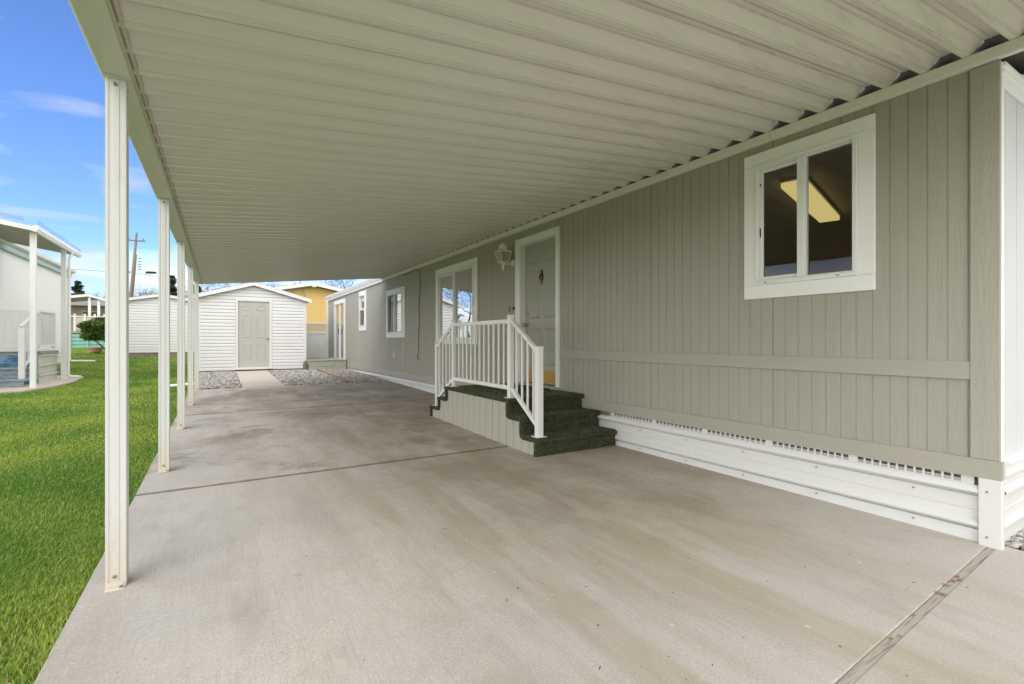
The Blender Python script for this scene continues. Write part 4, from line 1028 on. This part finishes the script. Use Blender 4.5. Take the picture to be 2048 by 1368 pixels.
# awning
aw=thing('patio_cover','white ribbed patio cover on two posts at the left edge','awning',(-3.34,15,.15))
def za(x): return 3.40+(-3.28-x)*.175
mb=MB(); seq=[]; y=13.62
while y<17.2:
    seq+= [(y,0),(y+.03,0),(y+.06,.03),(y+.14,.03),(y+.16,0)]; y+=.165
n=len(seq)
for x in (-3.28,-5.5): mb.v+= [(x,yy,za(x)+z) for yy,z in seq]
mb.f+= [(j,n+j,n+j+1,j+1) for j in range(n-1)]
o=mb.build('roof','olive_under',aw,fix=False); s=o.modifiers.new('t','SOLIDIFY'); s.thickness=.004
mb=MB(); mb.prism([(-3.285,3.37),(-3.22,3.37),(-3.22,3.40),(-3.20,3.41),(-3.20,3.49),(-3.22,3.50),(-3.285,3.50)],'y',13.56,17.25); mb.build('gutter','white_metal',aw)
mb=MB(); mb.v+=[(-3.28,13.555,za(-3.28)-.02),(-5.5,13.555,za(-5.5)-.02),(-5.5,13.555,za(-5.5)+.07),(-3.28,13.555,za(-3.28)+.07)]; mb.v+=[(x,13.59,z) for x,_,z in mb.v]; mb.f+=[(0,1,2,3),(7,6,5,4),(0,4,5,1),(2,6,7,3)]
mb.build('end_fascia','white_metal',aw)
mb=MB()
for k in range(4):
    mb.bar((-3.20+.0*k,13.5,3.52+.022*k),(-3.20,17.1,3.50+.018*k),.004,.004)
    mb.bar((-3.42,13.56,3.55+.022*k+.02),(-5.4,13.56,3.90+.022*k),.006,.006)
mb.build('edge_rod','wire',aw)
for py in (13.82,16.12):
    g=G(py)+.0; mb=MB(); mb.prism([(-3.34+a*1.2,py+b_*1.2) for a,b_ in PP],'z',g,3.40); mb.build('post','white_metal',aw)
MB().tube([(-3.20,16.3,3.4),(-3.26,16.26,3.2),(-3.27,16.2,.28),(-3.22,16.2,.22),(-3.02,16.2,.205)],.03,8).build('downspout','white_metal',aw)
# deck
nd=thing('neighbour_deck','raised deck with faded blue and off-white skirting under the patio cover','deck',(-3.9,15,.15))
mb=MB(); mb.box(-4.78,-3.46,14.78,16.25,.82,.88); mb.build('deck_floor','grey_wood',nd,bevel=.004)
def ribs(mb,fn,z0,z1,n):
    for i in range(n):
        a=z0+(z1-z0)*i/n; c=z0+(z1-z0)*(i+1)/n; h=c-a
        fn(mb,a,c)
mb=MB(); zs=np.linspace(.14,.82,4)
for a,c in zip(zs[:-1],zs[1:]): mb.prism([(-3.50,a),(-3.485,a+.01),(-3.485,c-.06),(-3.455,c-.045),(-3.455,c-.015),(-3.50,c-.002)],'y',14.80,16.22)
mb.build('side_skirting','grey_skirt',nd)
mb=MB(); zs=np.linspace(.14,.60,4)
for a,c in zip(zs[:-1],zs[1:]): mb.prism([(14.80,a),(14.785,a+.01),(14.785,c-.03),(14.765,c-.022),(14.765,c-.008),(14.80,c-.001)],'x',-4.78,-3.50)
mb.prism([(14.80,.60),(14.785,.61),(14.785,.80),(14.80,.815)],'x',-4.78,-3.50)
mb.build('front_skirting','blue_skirt',nd)
mb=MB(); mb.box(-4.78,-3.46,14.74,14.80,.885,.99); mb.build('rim_board','vinyl',nd)
mb=MB()
for i in range(9): mb.box(-4.75+i*.145,-4.75+i*.145+.135,14.79,14.80,1.02,1.74)
mb.build('rail_panel','vinyl',nd)
mb=MB(); mb.box(-4.75,-3.46,14.76,14.82,1.76,1.81); mb.box(-3.51,-3.455,14.82,15.9,1.77,1.82); mb.box(-4.75,-3.5,14.77,14.81,.99,1.02); mb.box(-3.505,-3.46,14.82,15.9,.98,1.02); mb.box(-3.505,-3.46,14.82,15.9,.885,.95); mb.builds('top_rail','vinyl',nd,bevel=.004)
for i in range(7):
    y=14.92+i*.135; MB().box(-3.495,-3.47,y,y+.03,1.02,1.77).build('baluster','vinyl',nd)
MB().box(-3.53,-3.45,15.9,15.98,.88,1.84).build('post','vinyl',nd,bevel=.004)
nst=thing('deck_steps','weathered blue grey wooden steps with a white handrail below the deck','steps',(-3.9,14.3,.14))
mb=MB(); mb.box(-4.9,-3.52,14.05,14.35,.27,.31); mb.box(-4.9,-3.52,14.36,14.70,.50,.54); mb.builds('tread','bluewood',nst,bevel=.006)
mb=MB(); mb.box(-4.9,-3.55,14.08,14.11,.14,.268); mb.box(-4.9,-3.55,14.39,14.42,.30,.498); mb.builds('riser','bluewood',nst,bevel=.003)
MB().box(-3.66,-3.565,14.16,14.255,.312,1.40).build('post','vinyl',nst,bevel=.006)
mb=MB(); mb.bar((-3.61,14.14,1.42),(-3.50,14.80,1.80),.06,.05); mb.bar((-3.61,14.25,.52),(-3.52,14.75,.92),.04,.05); mb.builds('handrail','vinyl',nst,bevel=.005)
for i in range(4):
    t=.2+.2*i; x=-3.61+.1*t; y=14.22+.55*t; MB().box(x-.012,x+.012,y-.012,y+.012,.52+.4*t,1.42+.36*t).build('baluster','vinyl',nst)
mb=MB(); pts=[(-5.0,13.1),(-3.9,13.05),(-3.35,13.3),(-3.05,14.2),(-2.98,15.2),(-3.05,16.6),(-3.3,17.3),(-5.0,17.3)]
mb.v+=[(x,y,G(y)+.006) for x,y in pts]+[(x,y,G(y)-.08) for x,y in pts]; n=8; mb.f+=[tuple(range(8))]+[(i,i+8,(i+1)%8+8,(i+1)%8) for i in range(8)]
struct(mb.build('patio_paving','path'))
o=MB().bar((-.98,12.75,G(12.7)+.035),(-.45,12.42,G(12.4)+.09),.07,.05).build('drain_pipe','white_metal',bevel=.008); tag(o,'white drain pipe lying on the lawn behind the far carport posts','pipe')
# ================================================================== FAR LEFT: shrub, pot, house
def leaf_cloud(name,label_parent,centers,n,size,c1,c2,mat='leaves',flat=.6):
    P=[];T=[]
    cs=np.array([c[:3] for c in centers]); rs=np.array([c[3] for c in centers]); w=rs**2; w/=w.sum()
    k=rng.choice(len(cs),n,p=w); dirn=rng.normal(0,1,(n,3)); dirn/=np.linalg.norm(dirn,axis=1)[:,None]
    rr=rs[k]*(rng.random(n)**.45); ctr=cs[k]+dirn*rr[:,None]*np.array([1,1,flat])
    a=rng.normal(0,1,(n,3)); a/=np.linalg.norm(a,axis=1)[:,None]; b=np.cross(a,rng.normal(0,1,(n,3))); b/=np.linalg.norm(b,axis=1)[:,None]
    s=(rng.uniform(.6,1.4,n)*size)[:,None]
    V=np.stack([ctr-a*s,ctr+b*s*.45,ctr+a*s,ctr-b*s*.45],1).reshape(-1,3)
    m=rng.random((n,1)); ctint=(np.array([c1])*(1-m)+np.array([c2])*m)*rng.uniform(.7,1.3,(n,1))
    o=np_mesh(name,V,np.arange(n*4).reshape(-1,4),mat,np.repeat(ctint,4,0))
    if label_parent is not None: o.parent=label_parent; o.matrix_parent_inverse=root_mat(label_parent).inverted()
    return o
sb=thing('pine_shrub','rounded green pine shrub on the far lawn by the clay pot','shrub',(-4.6,29.7,.5))
cs=[]
for i in range(44):
    a=random.uniform(0,6.28); r=random.uniform(0,.95); z=1.52+random.uniform(-.42,.62)*(1-.45*r)
    cs.append((-4.55+math.cos(a)*r*1.0,29.75+math.sin(a)*r*.8,z,random.uniform(.26,.40)))
leaf_cloud('crown',sb,cs,26000,.055,(.035,.085,.015),(.16,.24,.055),flat=.62)
mb=MB()
for dx,dy,z in ((-.7,0,1.3),(-.3,.2,1.5),(.1,-.1,1.55),(.5,.1,1.35),(.8,0,1.2)):
    mb.tube(smooth_pts([(-4.5,29.75,.48),(-4.5+dx*.45,29.75+dy*.4,.85),(-4.55+dx,29.75+dy,z)],4),.05,6,.02)
mb.build('trunk','bark',sb)
pot=MB().lathe([(.12,0),(.18,.04),(.22,.13),(.235,.22),(.26,.235),(.26,.275),(.225,.275),(.21,.25)],(-4.98,29.5,.53),'z',18).build('flower_pot','terracotta',smooth=True); tag(pot,'terracotta pot standing on the lawn below the pine shrub','pot')
fh=thing('beige_house','beige house with grey shingled roof far behind the pine shrub','house',(-8,46,.7))
MB().box(-14,-5.5,46,54,.7,3.55).build('wall','beige',fh)
mb=MB(); mb.v+=[(-14.4,45.5,3.5),(-5.2,45.5,3.5),(-5.2,50,4.35),(-14.4,50,4.35),(-14.4,45.5,3.6),(-5.2,45.5,3.6),(-5.2,50,4.45),(-14.4,50,4.45)]; mb.f+=[(0,1,2,3),(4,5,6,7),(0,1,5,4),(1,2,6,5),(0,3,7,4)]; mb.build('roof','shingle',fh)
t=MB(); t.box(-8.56,-7.55,45.95,46,2.60,3.28); f=t.build('window','vinyl',fh)
t=MB(); t.box(-8.48,-8.10,45.94,45.95,2.68,3.18); t.box(-8.02,-7.64,45.94,45.95,2.68,3.18); t.builds('blind','brown_blind',f)
fp=thing('porch_canopy','white gabled porch canopy on slim posts in front of the beige house','canopy',(-7.4,42,.67))
mb=MB(); mb.prism([(-10.5,3.55),(-7.47,4.03),(-5.6,3.45),(-5.6,3.60),(-7.47,4.19),(-10.5,3.72)],'y',41.9,42.02); mb.build('fascia','vinyl',fp)
mb=MB(); mb.prism([(-10.5,3.58),(-7.47,4.06),(-5.6,3.48),(-5.6,3.55),(-7.47,4.13),(-10.5,3.66)],'y',42.03,45.4); mb.build('roof','olive_under',fp)
for x in (-7.43,-6.96,-9.6): MB().box(x-.07,x+.07,42.03,42.17,1.9,4.1 if x>-8 and x<-7 else 3.75).build('post','vinyl',fp)
fd=thing('teal_deck','distant raised deck with teal skirting and white rail panels','deck',(-7.5,42,.67))
mb=MB(); 
for i in range(4): mb.prism([(41.7,.62+i*.24),(41.66,.64+i*.24),(41.66,.80+i*.24),(41.63,.83+i*.24),(41.7,.855+i*.24)],'x',-10.5,-5.2)
for i in range(6): mb.box(-10.2+i*.9,-10.1+i*.9,41.58,41.62,.6,1.58)
mb.build('skirting','teal',fd)
MB().box(-10.6,-5.1,41.6,45.6,1.6,1.72).build('deck_floor','grey_wood',fd)
mb=MB()
for x in (-8.10,-7.60,-7.1,-6.6): mb.box(x-.05,x+.05,41.64,41.74,1.72,2.85)
mb.builds('rail_post','vinyl',fd)
mb=MB(); mb.box(-8.04,-5.2,41.67,41.71,1.8,2.62); mb.build('rail_panel','beige',fd); MB().box(-10.4,-5.2,41.65,41.73,2.66,2.72).build('top_rail','vinyl',fd)
# ================================================================== POLES, WIRES, TREES
up=thing('utility_pole','tall leaning wooden utility pole with a short crossarm','utility pole',(-7.5,57,.8))
MB().tube([(-7.46,57.0,.6),(-6.65,56.6,11.0)],.15,12,.10).build('pole','pole',up,smooth=True)
mb=MB(); mb.bar((-7.35,56.85,10.42),(-5.98,56.2,10.33),.10,.12); mb.build('crossarm','pole',up)
mb=MB()
for p in ((-7.25,56.8,10.5),(-6.1,56.25,10.42),(-6.62,56.5,11.0)): mb.lathe([(.05,0),(.03,.1),(.06,.13),(.03,.2)],p,'z',6)
mb.build('insulator','wire',up)
up2=thing('utility_pole','shorter brace pole carrying bolts and cable racks behind the tall pole','utility pole',(-7.1,60.5,.8))
MB().tube([(-7.80,60.5,.6),(-7.12,60.25,9.6)],.125,12,.09).build('pole','pole',up2,smooth=True)
MB().tube([(-7.62,60.0,.6),(-7.0,60.0,8.6)],.03,6).build('conduit','vinyl',up2)
mb=MB()
for z in (8.1,8.35,8.6,8.9,9.2): mb.box(-6.95,-6.70,60.1,60.2,z,z+.08)
for z in (7.6,7.9): mb.box(-7.9,-6.0,60.12,60.16,z,z+.02)
for x in (-7.8,-7.6,-6.3,-6.05): mb.lathe([(.06,0),(.03,.08),(.06,.12),(.02,.18)],(x,60.14,7.7+.1*random.random()),'z',6)
mb.build('cable_rack','wire',up2)
def sagwire(a,b,sag,r=.022):
    a=Vector(a);b=Vector(b); return [a.lerp(b,t/14)-Vector((0,0,sag*4*(t/14)*(1-t/14))) for t in range(15)]
mb=MB(); mb.tube(sagwire((-28,62,9.6),(-6.8,60.0,7.75),.5),.022,4); mb.tube(sagwire((-6.8,60.0,7.75),(12,56,6.6),.6),.022,4)
o=mb.build('power_line','wire'); tag(o,'thin overhead line running past the utility poles','cable')
mb=MB(); mb.lathe([(.03,-.45),(.10,-.35),(.12,0),(.10,.35),(.03,.45)],(-5.65,57.5,7.95-.35),'x',8); o=mb.build('cable_splice','black'); tag(o,'dark cable splice case hanging in the sky right of the poles','splice case')
def bare_tree(root,base,h,spread,depth=6,r=.14,seed=0,col_='bark'):
    rd=random.Random(seed); mb=MB()
    def grow(p,d,L,r,n):
        q=p+d*L; m=p+d*L*.5+Vector((rd.uniform(-1,1),rd.uniform(-1,1),rd.uniform(-1,1)))*L*.07
        mb.tube([p,m,q],r,4 if n<depth-1 else 6,r*.68,False)
        if n==0: return
        k=3 if n>2 else 3
        for i in range(k):
            a=Vector((rd.gauss(0,1),rd.gauss(0,1),rd.gauss(.25,.8))).normalized()
            nd=(d*.75+a*spread).normalized(); grow(q if i else m.lerp(q,.7),nd,L*rd.uniform(.62,.84),r*.6,n-1)
    b=Vector(base); t=h*.30
    grow(b,Vector((0,0,1)),t,r,depth)
    return mb.build('branches',col_,root,fix=False)
def far_tree(label,base,h,seed,group='bare trees beyond the buildings',r=.14,spread=.75):
    t=thing('bare_tree',label,'tree',base,group)
    bare_tree(t,base,h,spread,6,r,seed)
    cs=[]; rd=random.Random(seed+5)
    for i in range(22): cs.append((base[0]+rd.gauss(0,h*.17),base[1]+rd.gauss(0,h*.17),base[2]+h*(.62+rd.uniform(-.18,.22)),h*.10))
    leaf_cloud('buds',t,cs,1500,.08,(.12,.085,.05),(.22,.16,.10),flat=.9)
far_tree('bare brown tree above the white outbuilding, right of the utility poles',(-7.6,75,.9),7.6,3)
far_tree('bare tree peeping over the left slope of the white shed roof',(-.5,70,.9),8.8,11)
far_tree('bare tree showing above the ridge of the white shed',(5.2,72,.9),9.0,21)
far_tree('bare tree showing between shed ridge and yellow gable',(8.2,66,.9),8.6,33)
far_tree('fine twigged bare tree right of the yellow gable',(13.2,64,.9),9.4,44)
far_tree('bare tree over the right eave of the yellow house',(16.6,66,.9),9.6,55)
far_tree('tall bare tree well beyond the neighbour house, seen only as a window reflection',(-22,60,.9),12,77,r=.2)
far_tree('low bare tree above the porch canopy of the beige house',(-11.5,74,.9),6.8,66)
def conifer(label,base,h,w,seed):
    t=thing('evergreen_tree',label,'tree',base,'evergreens beyond the buildings')
    MB().tube([base,(base[0],base[1],base[2]+h*.95)],.2,8,.03).build('trunk','bark',t)
    cs=[]; rd=random.Random(seed)
    for i in range(70):
        u=rd.random()**.8; z=h*(.12+.86*u); rad=w*(1-u)*.9+.1; a=rd.uniform(0,6.28); q=rd.uniform(.3,1)*rad
        cs.append((base[0]+math.cos(a)*q,base[1]+math.sin(a)*q,base[2]+z,.30+.45*(1-u)))
    leaf_cloud('crown',t,cs,6000,.16,(.02,.04,.02),(.06,.085,.04),flat=.5)
conifer('dark evergreen above the canopy of the beige house',(-14.9,78,.9),7.6,2.6,1)
conifer('dark evergreen seen between the carport posts over the outbuilding',(-4.3,61,.9),6.9,1.6,2)
conifer('second dark evergreen beside the far carport posts',(-2.2,63,.9),6.3,1.8,3)
# ================================================================== LITTER
def leaf(x,y,z,s,a,label,curl=.3,name='dry_leaf',mat='leaf_dry'):
    mb=MB(); n=6; V=[];Fc=[]
    for i in range(n+1):
        t=i/n; w=math.sin(math.pi*min(max(t,.04),.97))*.32*s; zz=abs(t-.5)*curl*s
        for k,sx in enumerate((-1,0,1)):
            px,py=(t-.5)*s,sx*w; V.append((x+px*math.cos(a)-py*math.sin(a),y+px*math.sin(a)+py*math.cos(a),z+.003+zz+abs(sx)*w*.4))
    for i in range(n):
        for k in range(2): Fc.append((3*i+k,3*i+k+1,3*i+k+4,3*i+k+3))
    mb.v=V; mb.f=Fc; o=mb.build(name,mat,fix=False); sm=o.modifiers.new('t','SOLIDIFY'); sm.thickness=.0008
    tag(o,label,'leaf',None); return o
G1='dry leaves in the slab joint'
for i in range(12):
    x=random.gauss(2.85,.09) if i<9 else random.uniform(2.0,3.5)
    o=leaf(x,jy(x)+random.uniform(-.014,.014),-.003,random.uniform(.016,.030),random.uniform(0,6.28),'small dry brown leaf caught in the joint before the front slab',.12); o['group']=G1
o=leaf(-.60,2.18,.01,.05,.9,'brown leaf on the grass beside the concrete edge, nearest the front post')
o=leaf(-.83,2.13,.02,.055,.5,'brown leaf lying in the grass, farthest left of the fallen leaves')
o=leaf(-.63,2.00,.012,.06,2.3,'pale curled leaf tucked in the grass at the slab edge')
o=leaf(3.47,3.82,.0,.07,.4,'brown curled leaf on the concrete at the foot of the carpeted steps',.6)
def debris():
    n=420; x=rng.uniform(SLX+.05,3.55,n); y=rng.uniform(.95,11.9,n)**1; a=rng.uniform(0,3.14,n); s=rng.uniform(.003,.009,n); lng=rng.random(n)<.2
    L=np.where(lng,s*2.6,s*1.0); w=s*.35; z=np.interp(y,GX,GZ)+.0015
    dx,dy=np.cos(a)*L,np.sin(a)*L; ex,ey=-np.sin(a)*w,np.cos(a)*w
    V=np.stack([np.stack([x-dx,y-dy,z],1),np.stack([x+ex,y+ey,z],1),np.stack([x+dx,y+dy,z],1),np.stack([x-ex,y-ey,z],1),np.stack([x,y,z+w],1)],1).reshape(-1,3)
    b=(np.arange(n)*5)[:,None]; Q=np.concatenate([b+np.array([[0,1,4]]),b+np.array([[1,2,4]]),b+np.array([[2,3,4]]),b+np.array([[3,0,4]])])
    m=rng.random((n,1))<.35; c=np.where(m,np.array([[.28,.16,.07]]),np.array([[.07,.055,.04]]))
    o=np_mesh('litter',V,Q,'pebbles',np.repeat(c,5,0)); tag(o,'tiny twigs and leaf crumbs scattered over the concrete driveway','litter',kind='stuff')
debris()
# ================================================================== LIGHT
EL=math.radians(46); AZ=math.radians(-138)   # from behind and left of the camera
w=bpy.data.worlds.new('World'); sc.world=w; w.use_nodes=True; nt=w.node_tree; n=nt.nodes; l=nt.links; n.clear()
out=n.new('ShaderNodeOutputWorld'); bg=n.new('ShaderNodeBackground'); bg.inputs[1].default_value=.15; l.new(bg.outputs[0],out.inputs[0])
sky=n.new('ShaderNodeTexSky'); sky.sky_type='NISHITA'; sky.sun_disc=False; sky.sun_elevation=EL; sky.sun_rotation=AZ; sky.air_density=1.0; sky.dust_density=.15; sky.ozone_density=1.6
tc=n.new('ShaderNodeTexCoord')
mp=n.new('ShaderNodeMapping'); mp.inputs['Scale'].default_value=(1.6,1.6,6.5); mp.inputs['Location'].default_value=(.35,.2,.15); l.new(tc.outputs['Generated'],mp.inputs[0])
nz=n.new('ShaderNodeTexNoise'); nz.inputs['Scale'].default_value=1.5; nz.inputs['Detail'].default_value=7; nz.inputs['Roughness'].default_value=.55; nz.inputs['Distortion'].default_value=.5; l.new(mp.outputs[0],nz.inputs['Vector'])
sx=n.new('ShaderNodeSeparateXYZ'); l.new(tc.outputs['Generated'],sx.inputs[0])
# cloudier toward +X (right) and overhead/behind, clearer on the left where the photo shows blue
def mth(op,a,b):
    k=n.new('ShaderNodeMath'); k.operation=op
    for s_,v in ((k.inputs[0],a),(k.inputs[1],b)):
        if isinstance(v,(int,float)): s_.default_value=v
        else: l.new(v,s_)
    return k.outputs[0]
dotc=mth('ADD',mth('ADD',mth('MULTIPLY',sx.outputs[0],-.36),mth('MULTIPLY',sx.outputs[1],.86)),mth('MULTIPLY',sx.outputs[2],.36))
bias=mth('ADD',mth('MULTIPLY',mth('SUBTRACT',.93,dotc),1.1),mth('MULTIPLY',mth('SUBTRACT',.16,sx.outputs[2]),.15))
fac=mth('ADD',nz.outputs[0],bias)
rp_=n.new('ShaderNodeValToRGB'); rp_.color_ramp.elements[0].position=.52; rp_.color_ramp.elements[1].position=.80; l.new(fac,rp_.inputs[0])
tint=n.new('ShaderNodeMix'); tint.data_type='RGBA'; tint.blend_type='MULTIPLY'; tint.inputs[0].default_value=1; l.new(sky.outputs[0],tint.inputs[6]); tint.inputs[7].default_value=(.46,.60,.87,1)
mx=n.new('ShaderNodeMix'); mx.data_type='RGBA'; l.new(rp_.outputs[0],mx.inputs[0]); l.new(tint.outputs[2],mx.inputs[6]); # extra glow added to the low left sky to brighten under the carport
bf=mth('ADD',1,mth('MULTIPLY',mth('MAXIMUM',mth('MULTIPLY',sx.outputs[0],-1),0),mth('MULTIPLY',mth('SUBTRACT',1.0,mth('MAXIMUM',sx.outputs[2],0)),1.15)))
cl=n.new('ShaderNodeVectorMath'); cl.operation='SCALE'; cl.inputs[0].default_value=(5.9,5.8,5.7); l.new(bf,cl.inputs[3]); l.new(cl.outputs[0],mx.inputs[7])
# thin high wisps inside the clearing
mp2=n.new('ShaderNodeMapping'); mp2.inputs['Scale'].default_value=(2.2,2.2,9); mp2.inputs['Rotation'].default_value=(0,0,.05); mp2.inputs['Location'].default_value=(1.3,.4,.9); l.new(tc.outputs['Generated'],mp2.inputs[0])
nz2=n.new('ShaderNodeTexNoise'); nz2.inputs['Scale'].default_value=1.7; nz2.inputs['Detail'].default_value=6; nz2.inputs['Distortion'].default_value=.8; l.new(mp2.outputs[0],nz2.inputs['Vector'])
f2=mth('ADD',nz2.outputs[0],mth('MULTIPLY',mth('SUBTRACT',.22,sx.outputs[2]),.55))
r2=n.new('ShaderNodeValToRGB'); r2.color_ramp.elements[0].position=.50; r2.color_ramp.elements[1].position=.80; l.new(f2,r2.inputs[0])
wx=n.new('ShaderNodeMix'); wx.data_type='RGBA'; l.new(r2.outputs[0],wx.inputs[0]); l.new(tint.outputs[2],wx.inputs[6]); wx.inputs[7].default_value=(2.95,3.1,3.4,1); l.new(wx.outputs[2],mx.inputs[6])
l.new(mx.outputs[2],bg.inputs[0])
sl=bpy.data.lights.new('sun','SUN'); so=bpy.data.objects.new('sun',sl); col.objects.link(so); sl.energy=.6; sl.angle=math.radians(40); sl.color=(1,.98,.95)
dirv=Vector((math.sin(AZ)*math.cos(EL),math.cos(AZ)*math.cos(EL),math.sin(EL)))
so.rotation_euler=dirv.to_track_quat('Z','Y').to_euler()
